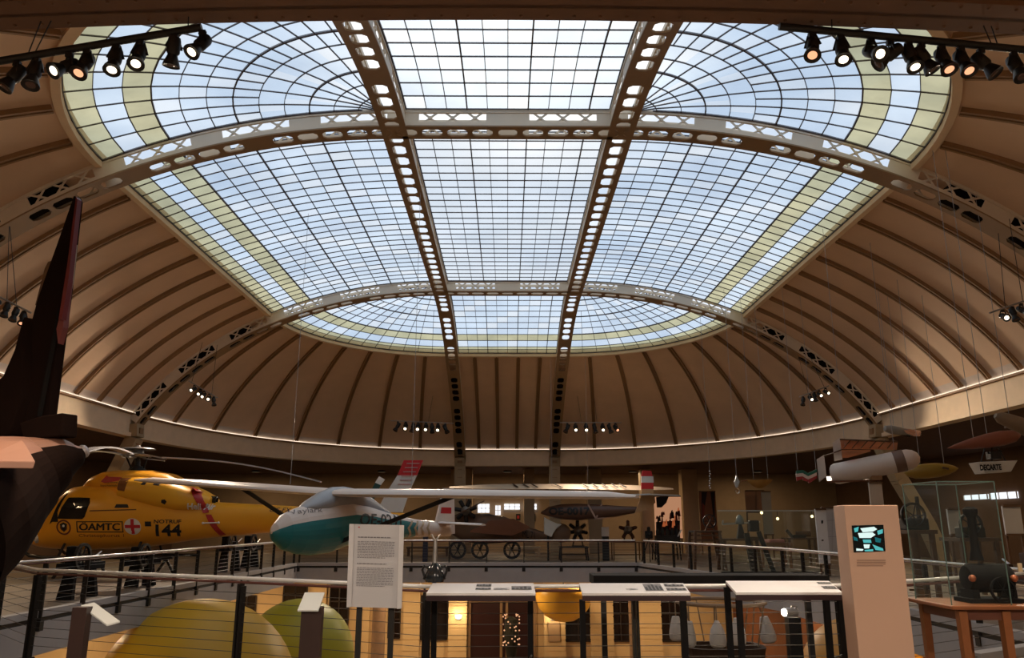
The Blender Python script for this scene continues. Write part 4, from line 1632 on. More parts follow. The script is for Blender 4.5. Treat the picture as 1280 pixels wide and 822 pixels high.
# ------------------------------------------------------------------ wooden glider further back
YW = 36.0
root = thing('glider', W(740, 640, YW), 'brown wooden glider with red and white striped rudder hanging behind the white wing', 'glider')
M_WB = mat('glider_varnish', (0.10, 0.045, 0.025), 0.4, var=0.15)
M_WC = mat('glider_cream', (0.60, 0.46, 0.32), 0.5, var=0.05)
m = MB()
rings = []
for px_, yt, yb_, hw, dY in [(676, 640, 642, .03, 0.5), (686, 633, 645, .2, .4), (700, 630, 648.5, .3, .3), (722, 629, 650, .32, .1), (745, 630, 648, .26, -.2), (775, 632, 644, .18, -.6), (800, 633, 640, .1, -1)]:
    t, b = W(px_, yt, YW + dY), W(px_, yb_, YW + dY)
    rings.append(superring((t + b) / 2, hw, (t.z - b.z) / 2, None, 20, 2.2, LAT))
m.loft(rings)
m.build('fuselage', M_WB, root, smooth=True)
T2 = m.tree()
s_ = px2m(1, YW)
text_mb('OE-0017', W(712, 638.5, YW - 0.3), (1, 0, 0), (0, 0, 1), 9.5 * s_, T2, (0, -1, 0), 0.02, width=50 * s_, bold=0.04).build('lettering', M_INK, root, fix=False)
# rudder in stripes
yl = [588, 595, 603, 611, 619, 640]
for i in range(5):
    x0, x1 = 801.5, 816.5
    if i == 4:
        pl = [(x0, yl[i]), (818, yl[i]), (819, 628), (808, 638), (x0 - 8, 641)]
    elif i == 0:
        pl = [(803, 587.5), (814, 588.5), (x1 - 1, yl[1]), (x0, yl[1])]
    else:
        pl = [(x0, yl[i]), (x1, yl[i]), (x1 + 0.4, yl[i + 1]), (x0, yl[i + 1])]
    MB().prism([W(x, y, YW - 1.1) for x, y in pl], (0, 0.09, 0)).build('rudder_band', [mat('fin_red', (0.5, 0.02, 0.025)), mat('fin_white', (0.6, 0.6, 0.58)), mat('fin_red', (0.5, 0.02, 0.025)), mat('rudder_tan', (0.42, 0.25, 0.12), 0.5), mat('rudder_tan', (0.42, 0.25, 0.12), 0.5)][i], root)
for sgn, pxt, pyt in ((-1, 562, 609), (1, 841, 611)):
    m = MB()
    c0 = W(712, 609, YW + 0.2)
    c1 = W(pxt, pyt, YW + 0.2)
    rings = []
    for k in range(9):
        f = k / 8
        p = c0.lerp(c1, f)
        ch_ = 1.5 * (1 if f < 0.5 else 1 - 0.75 * ((f - 0.5) / 0.5) ** 2)
        fd = Vector((0, 1, 0.14)).normalized()
        rings.append(wing_section(p, ch_, 0.13 * ch_ / 1.5, fd))
    m.loft(rings)
    m.build('wing', M_WC, root, smooth=True)
m = MB()
for (x0, x1) in ((641, 647), (653, 661), (664, 672), (692, 703), (728, 736), (740, 748), (752, 760), (764, 772), (774, 783)):
    c0 = W(x0, 606.3, YW - 0.1)
    a, b = W(x0, 605.6, YW + .1), W(x1, 610.5, YW - 0.45)
    m.bar(a + Vector((0, 0, 0.05)), b + Vector((0, 0, 0.07)), 0.09, 0.02)
m.build('wing_lettering', M_INK, root)
m = MB()
m.bar(W(735, 630, YW - 0.4), W(745, 648, YW - 0.4), 0.07, 0.07)
m.bar(W(745, 648, YW - 0.4), W(752, 630, YW - 0.4), 0.07, 0.07)
m.bar(W(745, 648, YW - 0.4), W(778, 644, YW - 0.4), 0.05, 0.05)
m.build('strut', mat('strut_pale', (0.4, 0.25, 0.18), 0.5), root)
MB().prism([W(787, 618, YW - 1.1), W(812, 617.5, YW - 1.9), W(850, 619, YW - 1.1), W(812, 618, YW - 0.4)], (0, 0, 0.06)).build('stabiliser', mat('fin_white', (0.6, 0.6, 0.58)), root)
for x in (690, 735):
    p = W(x, 609, YW)
    MB().tube(p, (p.x, p.y, roof_z(p.x, p.y) + 0.02), 0.006, n=5).build('hanging_cable', mat('cable_pale', (0.35, 0.35, 0.36), 0.4), root)

# ------------------------------------------------------------------ dark jet tail close by
YJ = 9.0
root = thing('jet_aircraft', W(40, 600, YJ), 'dark jet aircraft tail with a tall red-edged fin, close by and unlit', 'aircraft')
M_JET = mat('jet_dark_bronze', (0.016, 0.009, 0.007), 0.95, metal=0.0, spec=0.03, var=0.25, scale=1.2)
M_JET_LIT = mat('jet_lit_skin', (0.30, 0.15, 0.10), 0.45, metal=0.0, var=0.1)  # paler tone puts the light on the upper skin into the colour
m = MB()
axis = [(102, 565, 9, 9.1), (94, 569, 18, 9.05), (76, 574, 33, 8.95), (45, 588, 51, 8.8), (5, 608, 74, 8.5), (-45, 635, 104, 8.1), (-110, 668, 130, 7.6)]
pts, rad = [], []
for q in range(len(axis) - 1):
    for f in (0, 0.2, 0.4, 0.6, 0.8):
        A_, B_ = axis[q], axis[q + 1]
        px_, py_, r_, Y_ = [A_[i] + (B_[i] - A_[i]) * f for i in range(4)]
        pts.append(W(px_, py_, Y_))
        rad.append(px2m(r_, Y_) * 0.92)
rings = []
for i, p in enumerate(pts):
    d, r, u = m.frame(pts[max(i - 1, 0)], pts[min(i + 1, len(pts) - 1)])
    rings.append([p + (r * math.cos(2 * PI * k / 40) + u * math.sin(2 * PI * k / 40)) * rad[i] for k in range(40)])
for i in range(len(rings) - 1):
    for k in range(40):
        m.mi = 1 if math.sin(2 * PI * (k + 0.5) / 40) > 0.62 else 0  # light along the fuselage top painted in by angle
        m.quad(rings[i][k], rings[i][(k + 1) % 40], rings[i + 1][(k + 1) % 40], rings[i + 1][k])
m.build('fuselage', [M_JET, M_JET_LIT], root, smooth=True)
m = MB()
d = (pts[0] - pts[1]).normalized()
m.lathe(pts[0], [(rad[0] * 0.9, -0.02), (rad[0] * 1.05, 0.03), (rad[0] * 0.8, 0.06), (rad[0] * 0.6, 0.0)], axis=d, n=20)
m.build('exhaust_ring', mat('exhaust_grey', (0.40, 0.36, 0.36), 0.4, metal=0.5), root, smooth=True)
J = lambda x, y, Y=YJ: W(x, y, Y)
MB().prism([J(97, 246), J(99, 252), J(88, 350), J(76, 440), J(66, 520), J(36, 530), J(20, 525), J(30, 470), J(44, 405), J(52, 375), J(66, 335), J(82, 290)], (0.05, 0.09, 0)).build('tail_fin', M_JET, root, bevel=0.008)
MB().prism([J(70, 326, 9.1), J(66, 340, 9.1), J(54, 374, 9.1), J(48, 382, 9.1), J(60, 336, 9.1), J(64, 328, 9.1)], (0.05, 0.05, 0)).build('fin_fillet', mat('fin_fillet_olive', (0.16, 0.09, 0.045), 0.5), root)
MB().prism([J(97.5, 247, 8.9), J(99.5, 250, 8.9), J(88, 352, 8.9), J(80, 400, 8.9), J(76, 400, 8.9), J(87, 330, 8.9)], (0.02, 0.06, 0)).build('rudder_edge', mat('rudder_red', (0.16, 0.018, 0.022), 0.4), root)
MB().prism([J(94, 305, 8.98), J(89, 352, 8.98), J(84, 372, 8.98), J(88, 335, 8.98)], (0.02, 0.08, 0)).build('rudder_light_panel', mat('rudder_pale', (0.42, 0.34, 0.26), 0.5), root)
MB().prism([J(84, 372, 8.95), J(88, 350, 8.95), J(82, 410, 8.95), J(76, 430, 8.95), J(74, 412, 8.95)], (0.02, 0.08, 0)).build('rudder_tab', mat('rudder_tab_red', (0.2, 0.05, 0.045), 0.4), root)
m = MB()
m.prism([J(76, 385, 8.93), J(74.5, 385, 8.93), J(48, 520, 8.9), J(50, 520, 8.9)], (0.03, 0.02, 0))
m.build('rudder_hinge_line', M_MATTE, root)
MB().prism([J(47, 398), J(36, 440), J(22, 472), J(0, 492), J(-40, 515), J(-40, 560), J(30, 545), J(46, 500)], (0.2, 0.25, 0)).build('fin_root', M_JET, root, bevel=0.02)
m = MB()
m.prism([J(88, 517, 8.8), J(87, 546, 8.8), J(62, 548, 8.8), J(40, 552, 8.8), J(34, 530, 8.8), J(60, 521, 8.8)], (0.08, 0.18, 0))
m.build('tail_fairing', M_JET, root, bevel=0.015)
m = MB()
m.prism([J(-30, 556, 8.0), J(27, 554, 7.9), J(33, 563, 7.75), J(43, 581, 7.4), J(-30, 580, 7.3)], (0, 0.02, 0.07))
m.build('tailplane', M_JET_LIT, root, bevel=0.01)
m = MB()
m.bar(J(-40, 700, 8.0), Vector((J(-40, 700, 8.0).x, 8.0, 0)), 0.3, 0.3)
m.build('display_stand', M_BLACK, root)

# ------------------------------------------------------------------ things hanging over the kiosk-side gallery
YR = 20.0
R_ = lambda x, y, Y=YR: W(x, y, Y)


def cables(root, pts, z=None):
    for p in pts:
        z = roof_z(p.x, p.y)
        MB().tube(p, (p.x, p.y, z), 0.006, n=5).build('hanging_cable', mat('cable_pale', (0.35, 0.35, 0.36), 0.4), root)


root = thing('rocket_glider', R_(1090, 580), 'white cylindrical rocket body with box wings and square white end plates', 'rocket')
m = MB()
a, b = R_(1038, 593.5, 20.4), R_(1150, 571, 19.6)
ax = (b - a)
L = ax.length
r = px2m(13.2, 20)
prof_ = [(0.2, 0), (0.62, 0.01), (0.9, 0.035), (1.0, 0.07), (1.0, 0.72)]
m.lathe(a, [(q * r, h * L) for q, h in prof_], axis=ax, n=28)
m.build('body', mat('rocket_white', (0.62, 0.53, 0.46), 0.45, var=0.05), root, smooth=True)
MB().lathe(a, [(1.0 * r, 0.72 * L), (1.03 * r, 0.725 * L), (1.02 * r, 0.83 * L), (0.98 * r, 0.835 * L)], axis=ax, n=28).build('collar', mat('rocket_collar', (0.16, 0.09, 0.06), 0.5), root, smooth=True)
MB().lathe(a, [(0.97 * r, 0.83 * L), (0.95 * r, 0.88 * L), (0.78 * r, 0.94 * L), (0.45 * r, 0.985 * L), (0.05 * r, 1.0 * L)], axis=ax, n=28).build('nose_cone', mat('rocket_nose', (0.66, 0.52, 0.44), 0.4), root, smooth=True)
M_BOXW_LIT = mat('box_wing_orange_lit', (0.50, 0.20, 0.09), 0.5, var=0.1)  # orange light on the brown frames put into the colour
for (q, nm) in (([(1050, 549), (1122, 552), (1121, 561), (1052, 560)], 'upper_wing'), ([(1052, 563), (1088, 563), (1060, 571), (1053, 571)], 'middle_wing')):
    P = [R_(*q[0], 20.0), R_(*q[1], 20.0), R_(*q[2], 20.7), R_(*q[3], 20.7)]
    MB().prism(P, (0, 0, 0.04)).build(nm, M_BOXW_LIT, root)
P = [R_(1033, 596, 20.9), R_(1098, 594, 20.9), R_(1100, 600, 20.1), R_(1034, 602, 20.1)]
MB().prism(P, (0, 0, 0.04)).build('lower_wing', mat('box_wing_brown', (0.17, 0.07, 0.04), 0.5), root)
for q in ([(1041, 553), (1050, 547), (1053, 574), (1043, 576)], [(1021, 574), (1030, 568.5), (1033, 595), (1024, 602)]):
    MB().prism([R_(x, y, 20.5) for x, y in q], (0.02, 0.03, 0)).build('end_plate', mat('end_plate_white', (0.60, 0.55, 0.50), 0.5), root)
m = MB()
for k in range(6):
    x0 = 1054 + k * 11
    m.bar(R_(x0, 560, 19.98), R_(x0 + 9, 550, 19.98), 0.02, 0.02)
m.bar(R_(1050, 549, 19.98), R_(1122, 552, 19.98), 0.03, 0.03)
m.bar(R_(1030, 570, 20.45), R_(1052, 562, 20.45), 0.03, 0.03)
m.build('wing_lattice', M_WOODD, root)
MB().box(R_(1094, 596.5), (0.26, 0.2, 0.12)).build('pylon', mat('pylon_tan', (0.32, 0.19, 0.10), 0.5), root)
cables(root, [R_(1056, 556, 20.2), R_(1118, 565, 19.9)])

root = thing('drop_tank', R_(1165, 587, 21), 'yellow pointed pod hanging beneath the white rocket nose', 'tank')
m = MB()
a, b = R_(1130, 591, 21.2), R_(1198, 585, 20.8)
ax = b - a
L = ax.length
r = px2m(9.3, 21)
m.lathe(a, [(0.02 * r, 0), (0.55 * r, 0.06 * L), (0.9 * r, 0.2 * L), (r, 0.42 * L), (0.95 * r, 0.62 * L), (0.7 * r, 0.82 * L), (0.35 * r, 0.94 * L), (0.03 * r, L)], axis=ax, n=24)
m.build('shell', mat('pod_yellow', (0.28, 0.17, 0.02), 0.4, var=0.1), root, smooth=True)
MB().bar(R_(1178, 584, 20.7), R_(1186, 585.5, 20.7), 0.03, 0.05).build('hatch', M_WOODD, root)
cables(root, [R_(1150, 580, 21), R_(1180, 580, 21)])

YA = 15.0
root = thing('model_airship', R_(1230, 560, YA), 'brown cigar-shaped model airship with a white lettered gondola', 'airship model')
m = MB()
a, b = R_(1184, 560, YA), R_(1276, 543, YA)
ax = b - a
L = ax.length
r = px2m(9.5, YA)
m.lathe(a, [(0.02 * r, 0), (0.35 * r, 0.12 * L), (0.7 * r, 0.32 * L), (0.95 * r, 0.55 * L), (r, 0.75 * L), (0.8 * r, 0.9 * L), (0.3 * r, 0.98 * L), (0.02 * r, L)], axis=ax, n=24)
m.build('hull', mat('airship_brown', (0.22, 0.07, 0.04), 0.45, var=0.2), root, smooth=True)
g_ = MB()
P = [R_(1217, 578, YA), R_(1265, 576, YA), R_(1257, 590, YA), R_(1225, 592, YA)]
g_.prism(P, (0, 0.35, 0))
g_.build('gondola', mat('gondola_white', (0.55, 0.52, 0.46), 0.5), root, bevel=0.01)
s_ = px2m(1, YA)
text_mb('DECARTE', R_(1238, 583.8, YA - 0.2), (1, 0, 0.03), (0, 0, 1), 7.5 * s_, None, (0, -1, 0), 0.012, width=27 * s_, bold=0.05).build('lettering', M_INK, root, fix=False)
m = MB()
for x0, x1 in ((1226, 1232), (1240, 1240), (1258, 1246)):
    m.tube(R_(x0, 578, YA), R_(x1, 556, YA), 0.01, n=6)
m.box(R_(1242, 569, YA), (0.2, 0.15, 0.14))
m.tube(R_(1234, 566, YA), R_(1252, 564, YA), 0.02, n=8)
m.build('engine_frame', M_BLACK, root)
cables(root, [R_(1217, 549, YA), R_(1234, 546, YA)], 5.2)

root = thing('model_aircraft', R_(1125, 538, 22), 'small grey model aircraft with an orange tail hanging below the cornice', 'aircraft model')
m = MB()
a, b = R_(1104, 535, 22), R_(1151, 543, 22)
ax = b - a
L = ax.length
r = px2m(5.5, 22)
m.lathe(a, [(0.1 * r, 0), (0.7 * r, 0.05 * L), (r, 0.2 * L), (0.95 * r, 0.45 * L), (0.55 * r, 0.75 * L), (0.25 * r, L)], axis=ax, n=18)
m.build('fuselage', mat('model_grey', (0.25, 0.24, 0.21), 0.5), root, smooth=True)
MB().prism([R_(1128, 535.5, 22), R_(1143, 538, 22), R_(1151, 539, 21.7), R_(1149, 544, 21.4), R_(1142, 544, 21.6), R_(1132, 540, 21.8)], (0, 0.05, 0.05)).build('tail', mat('model_orange', (0.45, 0.19, 0.09), 0.5), root)
MB().prism([R_(1118, 541, 22), R_(1138, 545, 22), R_(1138, 545, 23.4), R_(1118, 541, 23.4)], (0, 0, 0.05)).build('wing', M_DARK, root)
cables(root, [R_(1117, 531, 22), R_(1129, 534, 22)])

root = thing('model_fuselage', R_(1262, 532, 16), 'grey-brown model hull end high at the picture edge above the airship', 'aircraft model')
MB().lathe(R_(1244, 519, 16), [(0.05, 0), (0.12, 0.1), (0.17, 0.5), (0.19, 1.4), (0.1, 1.7)], axis=(1, 0, -0.42), n=20).build('hull', mat('hull_greybrown', (0.22, 0.15, 0.09), 0.5), root, smooth=True)
MB().box(R_(1270, 526, 16.2), (0.5, 0.06, 0.3)).build('rib_fin', M_WOODD, root)
cables(root, [R_(1262, 523, 16)], 5.0)

YK = 25.0
root = thing('zigzag_kite', R_(1008, 592, YK), 'zigzag kite in green, white and red', 'kite')
for (o, c_, nm) in ((0, (0.02, 0.12, 0.08), 'green_band'), (4, (0.62, 0.48, 0.42), 'white_band'), (8, (0.30, 0.03, 0.03), 'red_band')):
    pts_ = [(995, 588), (1003, 587), (1010, 591), (1021, 586)]
    m = MB()
    for (x0, y0), (x1, y1) in zip(pts_[:-1], pts_[1:]):
        m.prism([R_(x0, y0 + o, YK), R_(x1, y1 + o, YK), R_(x1, y1 + o + (4 if o < 8 else 3), YK), R_(x0 + (1 if o == 8 else 0), y0 + o + (4 if o < 8 else 5), YK)], (0, 0.03, 0))
    m.build(nm, mat('kite_' + nm, c_, 0.6), root)
cables(root, [R_(997, 588, YK), R_(1020, 587, YK)])

root = thing('pulley_block', R_(921, 610, 27), 'pale hanging pulley block with a hook under it', 'pulley')
m = MB()
m.prism([R_(920.5, 594, 27), R_(922, 598, 27), R_(924.5, 602, 27), R_(922, 609, 27), R_(920, 609, 27), R_(917.5, 602, 27), R_(919.5, 598, 27)], (0, 0.1, 0))
m.build('block', mat('pulley_pale', (0.42, 0.44, 0.44), 0.4, metal=0.3), root, bevel=0.01)
m = MB()
c = R_(922, 613.5, 27)
m.path([c + Vector((0.06 * math.cos(t), 0, 0.08 * math.sin(t))) for t in [PI / 2 - k * PI / 5 for k in range(9)]], 0.018, 8)
m.build('hook', M_STEEL, root, smooth=True)
cables(root, [R_(920.5, 594, 27)], 9.0)

root = thing('model_boat', R_(950, 606, 27), 'ochre crescent boat hull hanging beside the pulley block', 'boat model')
m = MB()
rings = []
for k in range(11):
    f = k / 10
    px_ = 933 + 33 * f
    dz = 9.5 * math.sin(PI * f) ** 0.8
    top = R_(px_, 600 - 2 * abs(f - 0.4), 27)
    w_ = 0.18 * math.sin(PI * f) + 0.01
    bz = top.z - px2m(dz, 27) - 0.01
    rings.append([top + Vector((0, -w_, 0)), Vector((top.x, 27 - w_ * 0.8, (top.z + bz) / 2)), Vector((top.x, 27, bz)), Vector((top.x, 27 + w_ * 0.8, (top.z + bz) / 2)), top + Vector((0, w_, 0))])
m.loft(rings)
m.build('hull', mat('boat_ochre', (0.30, 0.15, 0.03), 0.5), root, smooth=True)
MB().path([R_(926.5, 601.5, 27), R_(930, 600.5, 27), R_(936, 600, 27)], 0.02, 6).build('boom', M_WOODO, root)
cables(root, [R_(942, 599, 27), R_(960, 599, 27)], 9.0)

root = thing('chain_ornament', R_(887, 612, 30), 'thin hanging chain of small silver pieces', 'chain')
m = MB()
for k in range(8):
    m.ball(R_(887 + (k % 2) * 0.8, 589 + k * 3, 30), 0.035, 8, 6)
m.build('bead', M_STEEL, root, smooth=True)
cables(root, [R_(887, 590, 30)], 9.0)
# ------------------------------------------------------------------ far aisle: piers, pictures, windows
YW_ = YF - 0.02
for i, (x0, x1) in enumerate(((802, 815), (853, 872), (735, 752), (563, 590), (655, 668))):
    Yp = 46.0
    a, b = W(x0, 612, Yp), W(x1, 612, Yp)
    m = MB()
    m.span((a.x, Yp, 0), (b.x, Yp + 0.9, ZB))
    m.build('pillar', mat('pier_beige', (0.40, 0.29, 0.18), 0.8, var=0.08), None, kind='structure')
wn_ = 9
for (x0, x1, y0, y1) in ((630, 650, 629, 637), (655, 671, 629, 637), (554, 566, 628, 636), (597, 612, 629, 641), (619, 626, 631, 644)):
    a, b = W(x0, y1, YW_ - 0.1), W(x1, y0, YW_ - 0.1)
    wn_ += 1
    root = thing('window_%d' % wn_, ((a.x + b.x) / 2, a.y, a.z), None, None, kind='structure')
    MB().span((a.x, a.y, a.z), (b.x, a.y + 0.03, b.z)).build('window_pane', emitmat('window_daylight', (0.9, 0.93, 1.0), 1.1), root)
    m = MB()
    for k in range(4):
        x = a.x + (b.x - a.x) * k / 3
        m.bar((x, a.y - 0.02, a.z), (x, a.y - 0.02, b.z), 0.03, 0.03)
    m.bar((a.x, a.y - 0.02, (a.z + b.z) / 2), (b.x, a.y - 0.02, (a.z + b.z) / 2), 0.03, 0.03)
    m.bar((a.x, a.y - 0.02, a.z), (b.x, a.y - 0.02, a.z), 0.05, 0.05)
    m.bar((a.x, a.y - 0.02, b.z), (b.x, a.y - 0.02, b.z), 0.05, 0.05)
    m.build('window_bar', M_LW, root)
# windows of the kiosk-side wall
for (x0, x1, y0, y1, Y) in ((1210, 1231, 618, 624, 34.0), (1248, 1263, 615, 623, 32.0)):
    p = W((x0 + x1) / 2, (y0 + y1) / 2, Y)
    k = (XR - 0.05) / p.x
    Yw = Y * k
    a, b = W(x0, y1, Yw), W(x1, y0, Yw)
    wn_ += 1
    root = thing('window_%d' % wn_, (XR - 0.05, Yw, a.z), None, None, kind='structure')
    MB().span((XR - 0.08, Yw - 0.9, a.z), (XR - 0.03, Yw + 0.9, b.z)).build('window_pane', emitmat('window_daylight', (0.9, 0.93, 1.0), 1.1), root)
    m = MB()
    for k in range(4):
        y = Yw - 0.9 + 1.8 * k / 3
        m.bar((XR - 0.1, y, a.z), (XR - 0.1, y, b.z), 0.04, 0.04)
    m.build('window_bar', M_LW, root)


def picture(x0, x1, y0, y1, Y, label, mats, blobs, frame=True):
    a, b = W(x0, y1, Y), W(x1, y0, Y)
    root = thing('mural_panel', ((a.x + b.x) / 2, Y, 0.0), label, 'picture')
    MB().span((a.x, Y, a.z), (b.x, Y + 0.06, b.z)).build('canvas', mats[0], root)
    m = MB()
    for pl, mi in blobs:
        m.mi = mi
        m.add([W(x, y, Y - 0.006 - 0.002 * mi) for x, y in pl], [tuple(range(len(pl)))])
    if blobs:
        m.build('painted_shapes', mats[1:], root, fix=False)
    m = MB()
    m.bar((a.x, Y - 0.02, a.z), (b.x, Y - 0.02, a.z), 0.06, 0.06)
    m.bar((a.x, Y - 0.02, b.z), (b.x, Y - 0.02, b.z), 0.06, 0.06)
    for x in (a.x + 0.04, b.x - 0.04):
        m.bar((x, Y + 0.05, 0), (x, Y + 0.05, b.z), 0.06, 0.06)
    m.build('stand_frame', M_WOODD, root)
    return root


blobs = [([(820, 621), (836, 620), (833, 628), (827, 634), (821, 634)], 0)]
rb = random.Random(3)
for k in range(26):
    x = rb.uniform(821, 849)
    y = rb.uniform(640, 655) - (6 if x > 846 else 0)
    w_ = rb.uniform(0.8, 2.2)
    h_ = rb.uniform(2, 6)
    blobs.append(([(x - w_, y + h_), (x + w_, y + h_), (x + w_ * 0.4, y - h_), (x - w_ * 0.5, y - h_ * 0.6)], rb.choice([1, 1, 0, 2])))
blobs.append(([(820, 652), (850, 650), (850, 671), (820, 671)], 0))
for k in range(10):
    x = rb.uniform(821, 849)
    y = rb.uniform(655, 668)
    blobs.append(([(x - 1, y + 3), (x + 1, y + 3), (x + 0.5, y - 3), (x - 0.7, y - 2)], 1))
picture(819.5, 851, 620, 673, 45.0, 'glowing crowd picture with a pale fiery sky between two pillars',
        [emitmat('mural_glow', (0.62, 0.30, 0.16), 0.55), mat('mural_dark', (0.02, 0.008, 0.006), 0.7), mat('mural_red', (0.20, 0.03, 0.015), 0.7), emitmat('mural_orange', (0.5, 0.12, 0.04), 0.5)], blobs)  # canvas and orange shapes glow by emission
picture(877, 894, 614, 676, 44.0, 'dark orange painted panel behind the spoked wheel', [mat('mural_rust', (0.22, 0.07, 0.025), 0.6), mat('mural_dark', (0.02, 0.008, 0.006), 0.7), mat('mural_red', (0.2, 0.03, 0.015), 0.7)],
        [([(877, 615), (884, 614), (880, 640), (877, 655)], 0), ([(888, 615), (893.5, 614), (893.5, 660), (891, 640)], 0), ([(878, 628), (881, 632), (880, 650), (877.5, 648)], 1)])
picture(933, 955, 613, 640, 40.0, 'plain tan partition panel behind the ochre boat hull', [mat('panel_tan', (0.28, 0.13, 0.06), 0.6), M_WOODD], [([(944.6, 614), (945.4, 614), (945.4, 639), (944.6, 639)], 0)])
picture(955.5, 963, 614, 668, 39.5, 'narrow grey partition beside the tan panel', [mat('panel_grey', (0.26, 0.23, 0.19), 0.6)], [])
picture(1025, 1032, 636, 705, 26.0, 'narrow white upright board beside the wide white poster wall', [mat('poster_white', (0.62, 0.62, 0.64), 0.5), M_INK], [([(1026.5, 650), (1029, 650), (1029, 654), (1026.5, 654)], 0), ([(1027, 674), (1029.5, 674), (1029.5, 676), (1027, 676)], 0)])
picture(1031.5, 1056, 634, 692, 27.5, 'wide white poster wall with faint grid lines behind the kiosk', [mat('poster_grey', (0.46, 0.45, 0.46), 0.5, var=0.06), mat('poster_line', (0.30, 0.29, 0.30), 0.6)],
        [([(1032, 670), (1056, 670), (1056, 670.6), (1032, 670.6)], 0), ([(1040, 640), (1040.5, 640), (1040.5, 690), (1040, 690)], 0), ([(1032, 650), (1056, 649), (1056, 649.5), (1032, 650.5)], 0)])
picture(1089, 1102, 603, 632, 26.0, 'pale blank panel above the kiosk top', [mat('panel_pale', (0.50, 0.43, 0.36), 0.6)], [])
picture(1188, 1200, 636, 668, 22.0, 'pale notice panel seen through the glass case', [mat('poster_grey', (0.46, 0.45, 0.46), 0.5)], [])
picture(1258, 1275, 632, 668, 23.0, 'pale notice panel behind the glass case edge', [mat('poster_grey', (0.46, 0.45, 0.46), 0.5)], [])
for (x0, x1, y0, y1, lb) in ((645, 650.5, 642, 650, 'small dark square picture on the far wall, crossed shape'), (656, 659, 642, 651, 'narrow dark upright picture on the far wall'), (662, 669, 642, 651, 'small black-framed red picture on the far wall')):
    a, b = W(x0, y1, YW_ - 0.08), W(x1, y0, YW_ - 0.08)
    root = thing('framed_picture', ((a.x + b.x) / 2, a.y, a.z), lb, 'picture', 'small pictures on the far wall')
    MB().span((a.x, a.y, a.z), (b.x, a.y + 0.06, b.z)).build('frame', M_INK, root)
    if x0 != 656:
        c = (a + b) / 2
        q = 0.25
        MB().span((a.x + (b.x - a.x) * q, a.y - 0.02, a.z + (b.z - a.z) * q), (b.x - (b.x - a.x) * q, a.y - 0.005, b.z - (b.z - a.z) * q)).build('print', M_HRED, root)

# ------------------------------------------------------------------ lower hall: wall with dark windows and the door
YL = 38.5


def lower_quad(x0, x1, y0, y1, t=0.1):
    a, b = W(x0, y1, YL), W(x1, y0, YL)
    return a, b


m = MB()
m.span((XL, YL, ZL), (XR, YL + 0.4, -0.3))
m.build('wall_lower', M_BEIGE, None, kind='structure')
k = 0
for (x0, x1) in ((386, 410), (442, 464), (503, 526), (560, 584), (681, 705), (740, 764), (798, 823), (268, 290), (160, 185)):
    a, b = lower_quad(x0, x1, 730, 860)
    k += 1
    m = MB()
    m.span((a.x, YL - 0.28, ZL), (b.x, YL, -0.32))
    for j in range(9):
        z = ZL + 0.5 * j + 0.3
        m.span((a.x - 0.02, YL - 0.3, z), (b.x + 0.02, YL - 0.02, z + 0.44))
    m.build('pilaster', M_BEIGE, None, kind='structure')
for (x0, x1, y0, y1) in ((296, 321, 744, 777), (354, 385, 731, 757), (411, 437, 731, 782), (485, 501, 758, 797), (526, 560, 744, 799), (705, 740, 742, 801), (765, 786, 744, 801), (824, 850, 744, 801), (150, 160, 785, 810)):
    a, b = lower_quad(x0, x1, y0, y1)
    wn_ += 1
    root = thing('window_%d' % wn_, ((a.x + b.x) / 2, YL, a.z), None, None, kind='structure')
    MB().span((a.x, YL - 0.05, a.z), (b.x, YL - 0.02, b.z)).build('window_pane', mat('dark_window_glass', (0.012, 0.008, 0.008), 0.12), root)
    m = MB()
    for x in (a.x, (a.x + b.x) / 2, b.x):
        m.bar((x, YL - 0.07, a.z), (x, YL - 0.07, b.z), 0.05, 0.05)
    for z in (a.z, b.z, a.z + (b.z - a.z) * 0.6):
        m.bar((a.x, YL - 0.07, z), (b.x, YL - 0.07, z), 0.05, 0.05)
    m.build('window_frame', mat('window_frame_black', (0.02, 0.012, 0.010), 0.5), root)
# round stone columns
for x0, x1 in ((465, 482), (786, 799)):
    p0, p1 = W(x0, 780, YL - 2.2), W(x1, 780, YL - 2.2)
    c = (p0 + p1) / 2
    r = (p1.x - p0.x) / 2
    m = MB()
    m.lathe((c.x, c.y, ZL), [(r * 1.35, 0), (r * 1.35, 0.25), (r * 1.1, 0.32), (r, 0.5), (r * 0.95, 4.2), (r * 1.2, 4.4)], n=24)
    m.build('column', mat('stone_column', (0.20, 0.125, 0.08), 0.6, var=0.25, scale=6), None, smooth=True, kind='structure')
# door with the string of lights behind its glass
a, b = lower_quad(586, 668, 738, 850)
root = thing('door_1', ((a.x + b.x) / 2, YL, ZL), None, None, kind='structure')
MB().span((a.x, YL - 0.06, ZL), (b.x, YL - 0.02, b.z)).build('door_leaf', mat('door_dark_red', (0.020, 0.004, 0.004), 0.35), root)
m = MB()
for x in (a.x, b.x):
    m.bar((x, YL - 0.1, ZL), (x, YL - 0.1, b.z), 0.12, 0.12)
for px_ in (626.5, 633.5):
    x = W(px_, 780, YL).x
    m.bar((x, YL - 0.1, ZL), (x, YL - 0.1, b.z), 0.12, 0.10)
m.bar((a.x, YL - 0.1, b.z), (b.x, YL - 0.1, b.z), 0.1, 0.1)
m.bar((a.x, YL - 0.1, W(600, 752, YL).z), (b.x, YL - 0.1, W(600, 752, YL).z), 0.05, 0.05)
m.build('door_frame', mat('door_frame_brown', (0.20, 0.12, 0.06), 0.6), root)
Yx = YL - 1.6
c = W(639, 822, Yx)
root = thing('lit_tree', (c.x, Yx, ZL), 'small dark tree hung with warm fairy lights in front of the far door', 'decorated tree')
m = MB()
p0 = W(639, 770, Yx)
